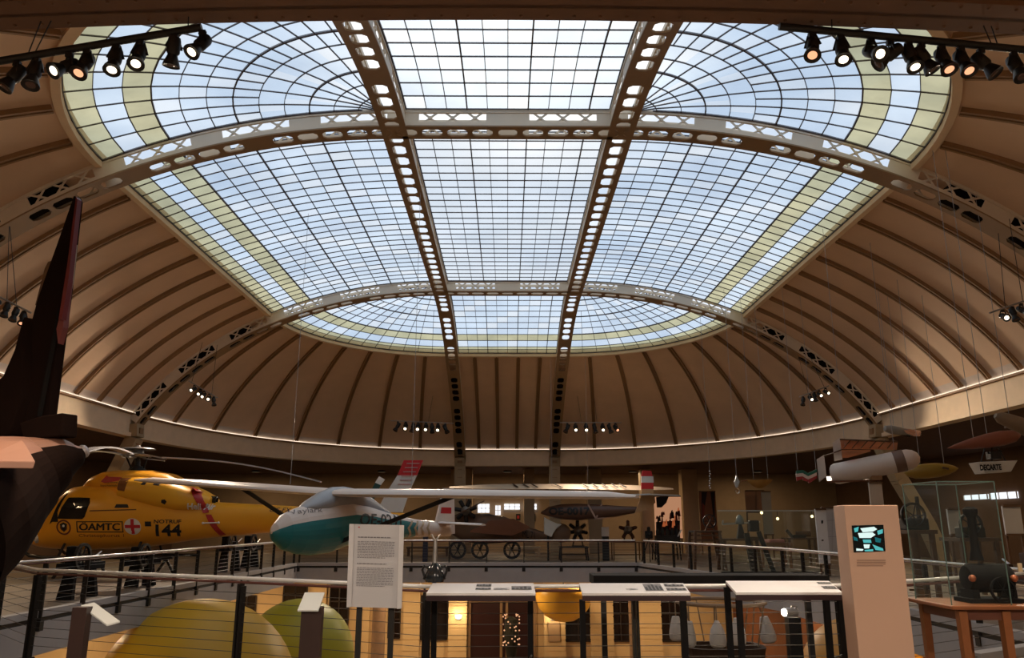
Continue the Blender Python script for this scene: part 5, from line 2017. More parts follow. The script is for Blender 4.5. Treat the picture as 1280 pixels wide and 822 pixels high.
m.lathe((c.x, Yx, ZL + 0.3), [(0.12, 0.0), (0.28, 0.9), (0.33, 1.4), (0.28, 2.0), (0.08, p0.z - ZL - 0.3)], n=14)
m.build('crown', mat('tree_dark', (0.008, 0.007, 0.004), 0.9, bump=0.6, scale=12), root, smooth=False)
MB().tube((c.x, Yx, ZL), (c.x, Yx, ZL + 0.4), 0.08).build('trunk', M_WOODD, root)
m = MB()
rb = random.Random(5)
for k in range(34):
    t = rb.uniform(0, PI)
    h_ = rb.uniform(0.9, 2.3)
    rr_ = 0.36
    m.ball((c.x + rr_ * math.cos(t), Yx - rr_ * math.sin(t), ZL + 0.3 + h_), 0.035, 6, 4)
m.build('fairy_lights', emitmat('fairy_light', (1.0, 0.5, 0.25), 0.7), root)['kind'] = 'stuff'
for (px_, py_, lb) in ((573, 772, 'small glowing wall lamp left of the dark red far door'.replace('left of', 'beside the tall window and')), (692, 773, 'small glowing wall lamp under the yellow bowl lamp')):
    p = W(px_, py_, YL - 0.34)
    root = thing('wall_lamp', p, lb, 'wall lamp', 'small wall lamps beside the far door')
    m = MB()
    m.box(p + Vector((0, 0.04, -0.06)), (0.22, 0.07, 0.06))
    m.build('bracket', M_STEEL, root)
    m = MB()
    m.lathe(p + Vector((0, 0, -0.05)), [(0.04, 0), (0.13, 0.04), (0.16, 0.14), (0.15, 0.18)], n=14)
    m.build('lamp_shade', emitmat('wall_lamp_glow', (1.0, 0.80, 0.45), 5.0), root, smooth=True)
    l = bpy.data.lights.new('wall_lamp_light', 'POINT')
    l.energy = 25
    l.color = (1, 0.72, 0.38)
    l.shadow_soft_size = 0.1
    lo = bpy.data.objects.new('wall_lamp_light', l)
    COL.objects.link(lo)
    lo.parent = root
    lo.location = (0, -0.3, 0.15)
a, b = lower_quad(685, 699, 776, 800)
MB().span((a.x, YL - 0.36, a.z), (b.x, YL - 0.31, b.z)).build('wall_plaque', mat('plaque_grey', (0.30, 0.20, 0.12), 0.6), None, label='grey-brown plaque on the pilaster under the wall lamp', cat='plaque')
# balls
for (px_, py_, r_, Y_, cc, lb, nm) in ((244, 877, 115, 20.0, (0.62, 0.36, 0.02), 'huge yellow ball on the lower floor', 'ball_yellow'), (372, 821, 66, 27.0, (0.36, 0.33, 0.02), 'big greenish yellow ball beyond the huge yellow one', 'ball_green'),
                                   (1080, 850, 72, 18.0, (0.55, 0.24, 0.02), 'orange yellow ball low between the kiosk and the dark legs', 'ball_orange')):
    Rr = px2m(r_, Y_) * 1.0
    c = W(px_, py_, Y_)
    root = thing('exhibition_ball', (c.x, c.y, ZL), lb, 'ball', 'large yellow balls in the lower hall')
    MB().ball(c, Rr, 40, 24).build('ball', mat(nm, cc, 0.45, var=0.05, scale=0.6), root, smooth=True)
    m = MB()
    m.lathe((c.x, c.y, ZL), [(Rr * 0.55, 0), (Rr * 0.5, 0.1), (Rr * 0.4, c.z - Rr * 0.9 - ZL)], n=28)
    m.build('ball_pedestal', M_DARK, root, smooth=True)
# bowl lamp under the far gallery
Yo = 36.0
c = W(704.5, 744, Yo)
r = px2m(34.5, Yo)
root = thing('bowl_lamp', (c.x, c.y, c.z), 'yellow bowl-shaped lamp under the far gallery', 'lamp')
m = MB()
m.lathe(c, [(0.02, -0.88 * r), (0.35 * r, -0.83 * r), (0.66 * r, -0.66 * r), (0.88 * r, -0.4 * r), (r, 0), (0.97 * r, 0.2 * r), (0.9 * r, 0.3 * r)], n=36)
m.build('bowl', mat('bowl_yellow', (0.74, 0.42, 0.05), 0.4, var=0.06), root, smooth=True)
MB().tube(c + Vector((0, 0, 0.2 * r)), (c.x, c.y, -0.32), 0.03).build('rod', M_DARK, root)
# rust red wall under the kiosk-side gallery, grey wall below the helicopter
MB().span((10.5, 9.0, ZL), (10.8, YL, -0.3)).build('wall_lower', mat('rust_wall', (0.20, 0.075, 0.035), 0.8, var=0.15), None, kind='structure')
MB().span((-14.6, 9.0, ZL), (-14.3, YL, -0.3)).build('wall_lower', M_BEIGE, None, kind='structure')

# ------------------------------------------------------------------ balloon basket with sandbags
YB = 15.0
B_ = lambda x, y, Y=YB: W(x, y, Y)
c = B_(905, 822)
root = thing('balloon_basket', (c.x, YB, ZL), 'dark wicker balloon basket under a rope hoop on a dark plinth', 'basket')
zr, zh = B_(905, 806).z, B_(905, 752).z
m = MB()
cx = c.x
n = 20
hw_, hd_ = 0.68, 0.5
ringsB = []
for z, k_ in ((zr - 1.05, 0.9), (zr - 0.9, 0.93), (zr - 0.1, 1.0), (zr, 1.04), (zr, 0.92), (zr - 0.9, 0.84)):
    ringsB.append(superring(Vector((cx, YB, z)), hw_ * k_, 0, None, 24, 5, Vector((1, 0, 0))))
    rr_ = []
    for q in range(24):
        t = 2 * PI * q / 24
        ct, st_ = math.cos(t), math.sin(t)
        rr_.append(Vector((cx + hw_ * k_ * math.copysign(abs(ct) ** 0.5, ct), YB + hd_ * k_ * math.copysign(abs(st_) ** 0.5, st_), z)))
    ringsB[-1] = rr_
m.loft(ringsB)
m.build('wicker_body', mat('wicker_dark', (0.055, 0.028, 0.015), 0.8, var=0.4, scale=25, bump=0.5), root)
m = MB()
hoop = [Vector((cx + 0.78 * math.cos(2 * PI * k / 20), YB + 0.75 * math.sin(2 * PI * k / 20), zh)) for k in range(21)]
m.path(hoop, 0.035, 8)
m.build('hoop', mat('hoop_wood', (0.30, 0.20, 0.12), 0.6), root, smooth=True)
for k in range(8):
    t = 2 * PI * (k + 0.5) / 8
    MB().tube((cx + 0.62 * math.cos(t), YB + 0.45 * math.sin(t), zr), (cx + 0.76 * math.cos(t), YB + 0.73 * math.sin(t), zh), 0.014, n=6).build('rope', mat('rope_tan', (0.22, 0.16, 0.1), 0.8), root)
MB().span((cx - 0.9, YB - 0.7, ZL), (cx + 0.9, YB + 0.7, zr - 1.05)).build('plinth', M_BLACK, root)
for (px_, yt, yb_, wpx, off, lb) in ((846, 770, 801, 17, 0.0, 'white sandbag hanging outermost beside the panel legs, flat topped'), (863, 776, 809, 15, -0.72, 'white sandbag hanging behind the dark panel legs, next to the outermost one'),
                                    (898, 775, 810, 20, -0.78, 'round-bottomed white sandbag with a gathered neck, hanging free between the panels'), (924, 772, 807, 18, -0.95, 'white sandbag half hidden by the legs of the blank reading panel'),
                                    (958, 770, 804, 19, 0.1, 'tilted white sandbag hanging outermost towards the lit spotlight')):
    Yq = YB + off
    t, b = W(px_, yt, Yq), W(px_, yb_, Yq)
    hgt = t.z - b.z
    rw = px2m(wpx, Yq) / 2
    root = thing('sandbag', (b.x, Yq, b.z), lb, 'sandbag', 'white sandbags round the balloon basket')
    m = MB()
    tilt = Vector((0.12 if px_ == 958 else 0.0, 0, 1)).normalized()
    base_ = Vector((b.x, Yq, b.z)) + (Vector((0.06, 0, 0)) if px_ == 958 else Vector())
    tl_ = Vector((-0.16, 0, 1)).normalized() if px_ == 958 else Vector((0, 0, 1))
    m.lathe(base_, [(0.1 * rw, 0), (0.6 * rw, 0.02 * hgt), (0.92 * rw, 0.1 * hgt), (rw, 0.24 * hgt), (0.96 * rw, 0.42 * hgt), (0.78 * rw, 0.68 * hgt), (0.55 * rw if px_ != 898 else 0.3 * rw, 0.95 * hgt), (0.5 * rw if px_ != 898 else 0.2 * rw, hgt)], axis=tl_, n=20)
    m.build('sack', mat('sandbag_canvas', (0.56, 0.52, 0.48), 0.85, var=0.12, scale=6, bump=0.2), root, smooth=True)
    top = base_ + tl_ * hgt
    m = MB()
    m.tube(top, Vector((top.x - (0.12 if px_ == 958 else 0), Yq, zh)), 0.012, n=6)
    m.build('rope', mat('rope_tan', (0.22, 0.16, 0.1), 0.8), root)

# spotlight on a dark pedestal
Ysp = 14.0
p = W(992, 772, Ysp)
root = thing('pedestal_spotlight', (p.x, Ysp, ZL), 'dazzling small spotlight on a tall dark pedestal below the blank reading panel', 'spotlight')
MB().span((p.x - 0.09, Ysp, ZL), (p.x + 0.12, Ysp + 0.2, p.z)).build('pedestal', M_BLACK, root)
q = W(981, 765, Ysp)
MB().lathe(q, [(0.05, 0), (0.075, 0.04), (0.07, 0.22), (0.03, 0.25)], axis=(1, 0.25, 0.0), n=16).build('housing', mat('spot_grey', (0.4, 0.38, 0.36), 0.4), root, smooth=True)
MB().lathe(q, [(0.0, -0.035), (0.055, -0.03), (0.06, 0.0), (0.0, 0.0)], axis=(1, 0.25, 0), n=16).build('lens', emitmat('dazzle', (1, 0.93, 0.8), 25), root)
MB().path([W(992, 768, Ysp), W(996, 757, Ysp), W(990, 757, Ysp), W(987, 764, Ysp)], 0.012, 6).build('handle', M_STEEL, root)

# ------------------------------------------------------------------ exhibits on the far gallery
def table(px0, px1, ptop, Y, dep, label, mtl=M_WOODD, th=0.05, legs=0.06, cat='table', splay=0.0, name='exhibit_table'):
    a, b = W(px0, ptop, Y), W(px1, ptop, Y)
    root = thing(name, ((a.x + b.x) / 2, Y + dep / 2, 0), label, cat)
    MB().span((a.x, Y, a.z - th), (b.x, Y + dep, a.z)).build('tabletop', mtl, root)
    for x, sx in ((a.x + legs, -1), (b.x - legs, 1)):
        for y in (Y + legs, Y + dep - legs):
            MB().bar((x, y, a.z - th), (x + sx * splay, y, 0), legs, legs).build('leg', mtl, root)
    m = MB()
    m.bar((a.x + legs, Y + dep / 2, 0.25), (b.x - legs, Y + dep / 2, 0.25), 0.04, 0.04)
    m.build('stretcher', mtl, root)
    return root, a.z


def engine(px_, py_, Y, r, ncyl, label, support, mtl=M_BLACK):
    c = W(px_, py_, Y)
    root = thing('aircraft_engine', (c.x, Y, support), label, 'engine')
    m = MB()
    m.lathe(c + Vector((0, -0.25, 0)), [(0.05, -0.12), (0.1, -0.05), (r * 0.36, 0), (r * 0.42, 0.1), (r * 0.42, 0.4), (r * 0.3, 0.5)], axis=(0, 1, 0), n=20)
    m.build('crankcase', mat('engine_alu', (0.22, 0.20, 0.18), 0.4, metal=0.7), root, smooth=True)
    for k in range(ncyl):
        t = PI / 2 + 2 * PI * k / ncyl
        d = Vector((math.cos(t), 0, math.sin(t)))
        m = MB()
        prof_ = [(r * 0.17, r * 0.38)]
        for j in range(5):
            z = r * (0.42 + 0.1 * j)
            prof_ += [(r * 0.2, z), (r * 0.2, z + r * 0.04), (r * 0.15, z + r * 0.05), (r * 0.15, z + r * 0.09)]
        prof_ += [(r * 0.12, r * 0.98), (0.01, r)]
        m.lathe(c, prof_, axis=d, n=14)
        m.tube(c + d * r * 0.4 + Vector((0.04, -0.1, 0)), c + d * r * 0.95 + Vector((0.04, -0.1, 0)), 0.012, n=6)
        m.build('cylinder', mtl, root)
    m = MB()
    zb_ = c.z - r * 0.5
    for sx in (-1, 1):
        m.bar((c.x + sx * r * 0.25, Y, c.z - r * 0.3), (c.x + sx * r * 0.5, Y, support), 0.06, 0.06)
    m.box((c.x, Y, support + 0.02), (r * 1.2, 0.35, 0.04))
    m.build('mount', M_DARK, root)
    return root


Ye = 37.0
t_, zt1 = table(700, 736, 683, Ye, 1.0, 'low black trestle carrying the radial engine by the white propeller boss', M_BLACK, 0.06, 0.07, 'trestle', 0.05)
engine(722, 663, Ye + 0.5, px2m(13, Ye), 7, 'dark radial aircraft engine standing on the low black trestle', zt1)
t_, zt2 = table(766, 804, 677, Ye, 0.9, 'bare brown table on thin legs under the brown engine', mat('table_brown', (0.16, 0.08, 0.04), 0.6), 0.05, 0.05)
engine(785, 662, Ye + 0.45, px2m(12, Ye), 5, 'brown five-cylinder engine on the bare brown table', zt2, mat('engine_brown', (0.12, 0.05, 0.03), 0.5, metal=0.3))
t_, zt3 = table(818, 851, 676, Ye, 0.8, 'black trestle with a white plate in front of the fiery picture', M_BLACK, 0.04, 0.06, 'trestle', 0.05)
root = thing('inline_engine', (W(834, 672, Ye).x, Ye + 0.4, zt3), 'dark inline engine block on the trestle before the fiery picture', 'engine')
p = W(834, 668, Ye + 0.4)
MB().span((p.x - 0.55, Ye + 0.15, zt3), (p.x + 0.55, Ye + 0.65, zt3 + 0.25)).build('block', M_BLACK, root, bevel=0.03)
for k in range(5):
    MB().lathe((p.x - 0.44 + 0.22 * k, Ye + 0.4, zt3 + 0.24), [(0.085, 0), (0.085, 0.22), (0.05, 0.27), (0.05, 0.33)], n=12).build('cylinder', M_DARK, root, smooth=True)
MB().bar((p.x + 0.42, Ye + 0.1, zt3 + 0.2), (p.x + 0.6, Ye + 0.1, zt3 + 0.5), 0.05, 0.05).build('lever', M_LW, root)
# small tripod with camera-like engine
Ye -= 0.8
root = thing('tripod_engine', (W(811, 672, Ye).x, Ye, 0), 'small black motor on a thin tripod next to the bare table', 'motor')
p = W(811, 668, Ye)
MB().box(p, (0.32, 0.25, 0.34)).build('motor_block', M_BLACK, root, bevel=0.04)
MB().lathe(p + Vector((0, -0.12, 0.02)), [(0.02, -0.12), (0.1, -0.1), (0.12, 0)], axis=(0, 1, 0), n=14).build('fan', M_DARK, root)
MB().lathe(p + Vector((0, 0, 0.17)), [(0.08, 0), (0.08, 0.14), (0.03, 0.18)], n=12).build('cylinder', M_BLACK, root)
for k in range(3):
    t = 2 * PI * k / 3 + 0.4
    MB().tube(p + Vector((0, 0, -0.15)), (p.x + 0.4 * math.cos(t), Ye + 0.4 * math.sin(t), 0), 0.02, n=6).build('leg', M_DARK, root)
Ye += 0.8
# label stand far away
root = thing('label_stand', (W(757, 690, Ye).x, Ye, 0), 'white label plate on a dark square post on the far gallery', 'label stand')
a, b = W(752, 670, Ye), W(761, 658.5, Ye)
MB().span((a.x, Ye - 0.02, a.z), (b.x, Ye + 0.02, b.z)).build('label_plate', M_WHITE, root)
MB().span((a.x + 0.02, Ye - 0.1, 0), (b.x - 0.02, Ye + 0.1, a.z)).build('post', M_BLACK, root)
# propeller boss / white curved fairing
root = thing('propeller_fairing', (W(690, 672, Ye - 0.4).x, Ye - 0.4, 0), 'white curved fairing with a brown round disc beside the radial engine', 'aircraft part')
MB().prism([W(x, y, Ye - 0.4) for x, y in ((680, 646), (687, 650), (696, 654), (702, 655), (695, 661), (691, 667), (689, 671), (680, 667))], (0, 0.25, 0)).build('fairing', mat('fairing_white', (0.58, 0.56, 0.50), 0.5), root, bevel=0.03)
MB().lathe(W(702, 666, Ye - 0.3), [(0.02, -0.05), (0.3, -0.04), (0.42, 0.02), (0.42, 0.1)], axis=(0, 1, 0), n=24).build('disc', mat('disc_brown', (0.14, 0.075, 0.04), 0.5), root, smooth=True)
MB().bar(W(685, 668, Ye - 0.3), Vector((W(685, 668, Ye - 0.3).x, Ye - 0.3, 0)), 0.08, 0.08).build('stand', M_DARK, root)

# old brown aeroplane on the far gallery
YO = 39.0
root = thing('vintage_aeroplane', (W(620, 700, YO).x, YO, 0), 'old brown aeroplane with an open engine and long dark propeller', 'aeroplane')
M_OB = mat('aeroplane_brown', (0.17, 0.095, 0.055), 0.5, var=0.15)
m = MB()
rings = []
for px_, yt, yb_, hw in [(566, 645, 668, .25), (578, 641, 676, .5), (600, 642, 680, .6), (630, 645, 678, .5), (655, 656, 677, .35), (678, 664, 675, .2), (700, 668, 673, .08)]:
    t, b = W(px_, yt, YO), W(px_, yb_, YO)
    rings.append(superring((t + b) / 2, hw, (t.z - b.z) / 2, None, 20, 2.6, LAT))
m.loft(rings)
m.build('fuselage', M_OB, root, smooth=True)
TO = m.tree()
s_ = px2m(1, YO)
text_mb('ML 71', W(661, 668, YO - 0.6), (1, 0, -0.1), (0, 0, 1), 8 * s_, TO, (0, -1, 0), 0.02, width=15 * s_).build('lettering', M_INK, root, fix=False)
MB().prism([W(x, y, yy) for x, y, yy in ((588, 664, 37.5), (614, 651, 38.3), (642, 649, 38.5), (662, 659, 38.3), (640, 668, 37.5))], (0, 0.1, 0.08)).build('wing', mat('aeroplane_rust', (0.22, 0.09, 0.05), 0.5), root)
MB().prism([W(x, y, 39.2) for x, y in ((574, 647), (590, 643), (612, 642), (622, 645), (618, 650), (600, 652), (580, 655))], (0, 0.9, 0)).build('cockpit_cover', M_BLACK, root, bevel=0.05)
c = W(582, 638, YO - 0.7)
MB().lathe(c, [(0.05, -0.2), (0.2, -0.1), (0.24, 0.2), (0.15, 0.3)], axis=(0, 1, 0), n=16).build('crankcase', mat('engine_alu', (0.22, 0.20, 0.18), 0.4, metal=0.7), root)
for k in range(7):
    t = 2 * PI * k / 7 + 0.3
    d = Vector((math.cos(t), 0, math.sin(t)))
    MB().lathe(c, [(0.09, 0.2), (0.1, 0.25), (0.1, 0.5), (0.07, 0.55)], axis=d, n=10).build('cylinder', M_DARK, root)
m = MB()
MB().bar(c + Vector((-1.0, -0.3, -0.5)), c + Vector((0.9, -0.3, 0.45)), 0.05, 0.14, up=(0, 1, 0)).build('propeller', M_WOODD, root)
for x, y in ((572, 700), (600, 700), (640, 702)):
    p = W(x, 688, YO - 0.3)
    m = MB()
    m.lathe((p.x, YO - 0.35, 0.42), [(0.3, -0.05), (0.42, -0.05), (0.42, 0.05), (0.3, 0.05), (0.3, -0.05)], axis=(0, 1, 0), n=24, cap=False)
    for k in range(6):
        t = PI * k / 3
        m.tube((p.x, YO - 0.35, 0.42), (p.x + 0.38 * math.cos(t), YO - 0.35, 0.42 + 0.38 * math.sin(t)), 0.02, n=5)
    m.build('wheel', M_BLACK, root)
    MB().bar((p.x, YO - 0.3, 0.42), (p.x + 0.2, YO, 1.1), 0.08, 0.08).build('undercarriage_leg', M_DARK, root)

# drill frames and workbenches on the kiosk side
Yg = 29.0
F_ = lambda x, y, Y=Yg: W(x, y, Y)
root = thing('loom_frame', (F_(885, 700).x, Yg, 0), 'tall dark timber frame with splayed legs and crossbars', 'timber frame')
for x0, x1 in ((869, 866), (899, 905)):
    for y in (Yg, Yg + 0.9):
        p = F_(x0, 664)
        q = F_(x1, 664)
        MB().bar((p.x, y, p.z), (q.x, y, 0), 0.09, 0.09).build('leg', M_WOODD, root)
m = MB()
for py_ in (664, 669, 675):
    p, q = F_(868, py_), F_(902, py_)
    for y in (Yg, Yg + 0.9):
        m.bar((p.x, y, p.z), (q.x, y, q.z), 0.06, 0.05)
m.build('crossbar', M_WOODD, root)
m = MB()
p, q = F_(868, 664), F_(902, 664)
m.span((p.x, Yg, p.z - 0.04), (q.x, Yg + 0.9, p.z + 0.03))
m.build('top_board', M_BLACK, root)
ztop = p.z + 0.03
root = thing('spoked_wheel', F_(887, 663, Yg + 0.4), 'dark spoked wheel machine on top of the timber frame', 'wheel machine')
c = F_(887, 651, Yg + 0.4)
r = px2m(8.5, Yg)
m = MB()
m.lathe(c, [(r * 0.85, -0.03), (r, -0.03), (r, 0.03), (r * 0.85, 0.03), (r * 0.85, -0.03)], axis=(0, 1, 0), n=28, cap=False)
m.build('rim', M_BLACK, root)
for k in range(6):
    t = PI * k / 3
    MB().tube(c, c + Vector((math.cos(t), 0, math.sin(t))) * r * 0.9, 0.014, n=6).build('spoke', M_DARK, root)
m = MB()
for sx in (-1, 1):
    m.bar(c + Vector((0, 0.06 * sx, 0)), Vector((c.x + sx * r * 0.8, c.y + 0.06 * sx, ztop)), 0.04, 0.04)
m.build('support', M_WOODD, root)
t_, zt4 = table(903, 950, 673, Yg, 0.9, 'dark workbench with the silver beam tool on it', M_WOODD, 0.07, 0.1, 'workbench', 0.1)
root = thing('beam_tool', (F_(925, 668).x, Yg + 0.4, zt4), 'silver horizontal beam tool with a dark stand on the workbench', 'machine')
MB().bar(F_(903, 655, Yg + 0.4), F_(950, 652, Yg + 0.4), 0.05, 0.06).build('beam', mat('beam_silver', (0.45, 0.44, 0.42), 0.35, metal=0.6), root)
MB().bar(F_(903, 655, Yg + 0.4), F_(904, 650, Yg + 0.4), 0.05, 0.05).build('beam_end', mat('beam_silver', (0.45, 0.44, 0.42)), root)
p = F_(925, 655, Yg + 0.4)
MB().bar((p.x, p.y, zt4), p, 0.3, 0.2, w1=0.1, h1=0.1).build('column', M_BLACK, root)
MB().lathe(p, [(0.14, 0), (0.16, 0.06), (0.12, 0.25), (0.05, 0.33)], n=16).build('motor', mat('motor_greygreen', (0.18, 0.19, 0.17), 0.4), root, smooth=True)
MB().box(F_(942, 657, Yg + 0.4), (0.35, 0.3, 0.4)).build('gearbox', M_BLACK, root, bevel=0.04)
root = thing('leaning_posts', (F_(950, 714).x, Yg - 0.8, 0), 'pair of heavy dark slanted posts leaning beside the workbench', 'timber posts')
for (x0, y0, x1, y1) in ((933, 666, 941, 714), (948, 664, 966, 714)):
    p, q = F_(x0, y0, Yg - 0.7), F_(x1, y1, Yg - 0.7)
    q = Vector((q.x, Yg - 0.8, 0.0))
    MB().bar(p, q, 0.16, 0.16).build('post', M_BLACK, root)
MB().bar(F_(934, 672, Yg - 0.7), F_(951, 672, Yg - 0.7), 0.06, 0.08).build('tie_bar', M_WOODD, root)
t_, zt5 = table(958, 990, 678, Yg + 1.5, 0.9, 'light brown bench in the glass-fronted bay near the white posters', mat('bench_tan', (0.26, 0.13, 0.06), 0.6), 0.12, 0.08, 'bench')
MB().span((F_(961, 674, Yg + 1.6).x, Yg + 1.6, zt5), (F_(981, 674, Yg + 1.6).x, Yg + 2.2, zt5 + 0.12)).build('seat_cushion', mat('cushion_red', (0.50, 0.22, 0.17), 0.7), None, label='pinkish red flat cushion lying on the light brown bench', cat='cushion', bevel=0.03)
t_, zt6 = table(985, 1022, 672, Yg + 3.0, 0.8, 'dark bench beside the narrow white board', M_WOODD, 0.06, 0.08, 'bench')
root = thing('mangle_press', (F_(1000, 672, Yg + 3.3).x, Yg + 3.4, zt6), 'dark hand press with a slanted arm on the dark bench', 'press')
p = F_(998, 672, Yg + 3.4)
MB().box((p.x, Yg + 3.4, zt6 + 0.06), (0.5, 0.4, 0.12)).build('base', M_BLACK, root, bevel=0.02)
MB().bar(F_(983, 662, Yg + 3.4), F_(990, 670, Yg + 3.4), 0.1, 0.1).build('arm', M_BLACK, root)
MB().lathe(F_(1004, 667, Yg + 3.4), [(0.02, -0.3), (0.1, -0.28), (0.1, 0.28), (0.02, 0.3)], axis=(1, 0, 0), n=14).build('roller', M_WOODD, root, smooth=True)
# glass show case with lights in it
Yc = 27.5
a, b = W(897, 638, Yc), W(1022, 636, Yc)
root = thing('glass_case', ((a.x + b.x) / 2, Yc, 0), 'long glass show case with small lamps in front of the workbenches', 'glass case')
m = MB()
m.quad((a.x, Yc, 0.05), (b.x, Yc, 0.05), (b.x, Yc, a.z), (a.x, Yc, a.z))
m.quad((a.x, Yc + 0.03, 0.05), (b.x, Yc + 0.03, 0.05), (b.x, Yc + 0.03, a.z), (a.x, Yc + 0.03, a.z))
m.build('glass_pane', glassmat('case_glass', (0.90, 0.95, 0.93), 0.015), root, fix=False)
MB().bar((a.x, Yc, a.z), (b.x, Yc, a.z), 0.03, 0.04).build('top_edge', mat('edge_pale', (0.4, 0.42, 0.38), 0.3), root)
MB().bar((a.x, Yc, 0.03), (b.x, Yc, 0.03), 0.08, 0.06).build('bottom_track', M_BLACK, root)
for px_, py_ in ((952, 640.5), (972, 648), (1015, 645)):
    p = W(px_, py_, Yc + 0.2)
    MB().ball(p, 0.05, 10, 6).build('bulb', emitmat('case_bulb', (1, 0.75, 0.35), 3.0), root)
    MB().bar(p + Vector((0, 0, 0.04)), Vector((p.x, Yc + 0.2, a.z)), 0.015, 0.015).build('lamp_stem', M_DARK, root)

# kiosk side, seen past the kiosk: showcases with dark machines, wooden bits
for (px0, px1, ptop, Y, lb) in ((1136, 1172, 662, 17.0, 'dark machine bench just past the kiosk'), (1200, 1252, 672, 18.5, 'dark machine bench seen through the glass case')):
    t_, zq = table(px0, px1, ptop, Y, 0.9, lb, M_WOODD, 0.08, 0.09, 'bench')
    p = W((px0 + px1) / 2, ptop, Y)
    root = thing('bench_machine', (p.x, Y + 0.4, zq), 'dark iron machine with a flywheel on the ' + lb.replace('dark machine bench ', 'bench '), 'machine')
    MB().box((p.x, Y + 0.4, zq + 0.12), (0.5, 0.4, 0.24)).build('bed', M_BLACK, root, bevel=0.02)
    c = Vector((p.x - 0.1, Y + 0.15, zq + 0.3))
    m = MB()
    m.lathe(c, [(0.22, -0.03), (0.27, -0.03), (0.27, 0.03), (0.22, 0.03), (0.22, -0.03)], axis=(0, 1, 0), n=24, cap=False)
    for k in range(5):
        t = 2 * PI * k / 5
        m.tube(c, c + Vector((math.cos(t), 0, math.sin(t))) * 0.24, 0.015, n=5)
    m.build('flywheel', M_DARK, root)
    MB().tube((p.x + 0.15, Y + 0.4, zq + 0.2), (p.x + 0.15, Y + 0.4, zq + 0.7), 0.05, 0.04).build('pillar', M_BLACK, root)

# long light benches behind the far railing
for (px0, px1, Y, lb) in ((635, 676, 42.0, 'pale low bench strip under the brown aeroplane tail'), (508, 560, 42.0, 'low dark bench behind the domed fitting')):
    table(px0, px1, 683, Y, 0.7, lb, mat('bench_pale', (0.5, 0.38, 0.24), 0.6) if px0 == 635 else M_WOODD, 0.1, 0.08, 'bench')
MB().span((W(528, 700, 36.0).x, 36.0, 0), (W(534, 700, 36.0).x, 36.3, 1.2)).build('info_pillar', mat('pillar_blueblack', (0.015, 0.015, 0.03), 0.5), None, label='narrow blue-black info pillar behind the far railing', cat='pillar')


def floor_machine(x, y, rz, h, label, mtl=M_MATTE):
    "belt-driven workshop machine standing on the gallery floor"
    root = thing('workshop_machine', (x, y, 0), label, 'machine')
    R = Matrix.Rotation(rz, 3, 'Z')
    P = lambda a, b, c: Vector((x, y, 0)) + R @ Vector((a, b, c))
    for a in (-0.45, 0.45):
        MB().bar(P(a, 0, 0), P(a * 0.8, 0, h * 0.55), 0.34, 0.14, w1=0.22, h1=0.10).build('stand', mtl, root)
    MB().bar(P(-0.7, 0, h * 0.6), P(0.7, 0, h * 0.6), 0.3, 0.16).build('bed', mtl, root, bevel=0.015)
    m = MB()
    c = P(-0.35, -0.22, h * 0.78)
    ax = R @ Vector((0, 1, 0))
    m.lathe(c, [(0.24, -0.03), (0.3, -0.03), (0.3, 0.03), (0.24, 0.03), (0.24, -0.03)], axis=ax, n=24, cap=False)
    for k in range(5):
        t = 2 * PI * k / 5
        m.tube(c, c + R @ Vector((math.cos(t) * 0.26, 0, math.sin(t) * 0.26)), 0.016, n=5)
    m.build('flywheel', M_DARK, root)
    MB().bar(P(-0.35, 0, h * 0.6), P(-0.35, 0, h * 0.98), 0.22, 0.26).build('headstock', mtl, root, bevel=0.02)
    MB().bar(P(0.3, 0, h * 0.6), P(0.3, 0, h * 0.8), 0.14, 0.16).build('tailstock', mtl, root, bevel=0.02)
    MB().tube(P(0.3, -0.1, h * 0.76), P(0.55, -0.1, h * 0.86), 0.02, n=6).build('lever', M_STEEL, root)


for i, (x, y, rz, h, lb) in enumerate(((-9.6, 18.5, 1.5, 1.15, 'dark workshop machine under the helicopter nose, nearest along the gallery'), (-9.7, 21.8, 1.5, 1.05, 'dark workshop machine under the helicopter cabin'),
                                      (-9.7, 28.6, 1.4, 1.3, 'dark workshop machine behind the gallery railing below the tail boom'), (-9.8, 31.2, 1.5, 1.2, 'dark workshop machine at the far corner of the gallery beside the teal glider nose'))):
    floor_machine(x, y, rz, h, lb)
floor_machine(8.9, 14.2, 1.6, 1.15, 'dark workshop machine behind the railing just past the kiosk', mat('machine_rust', (0.05, 0.022, 0.012), 0.7))
floor_machine(9.0, 20.2, 1.6, 1.3, 'dark workshop machine further along behind the same railing as the rusty one')
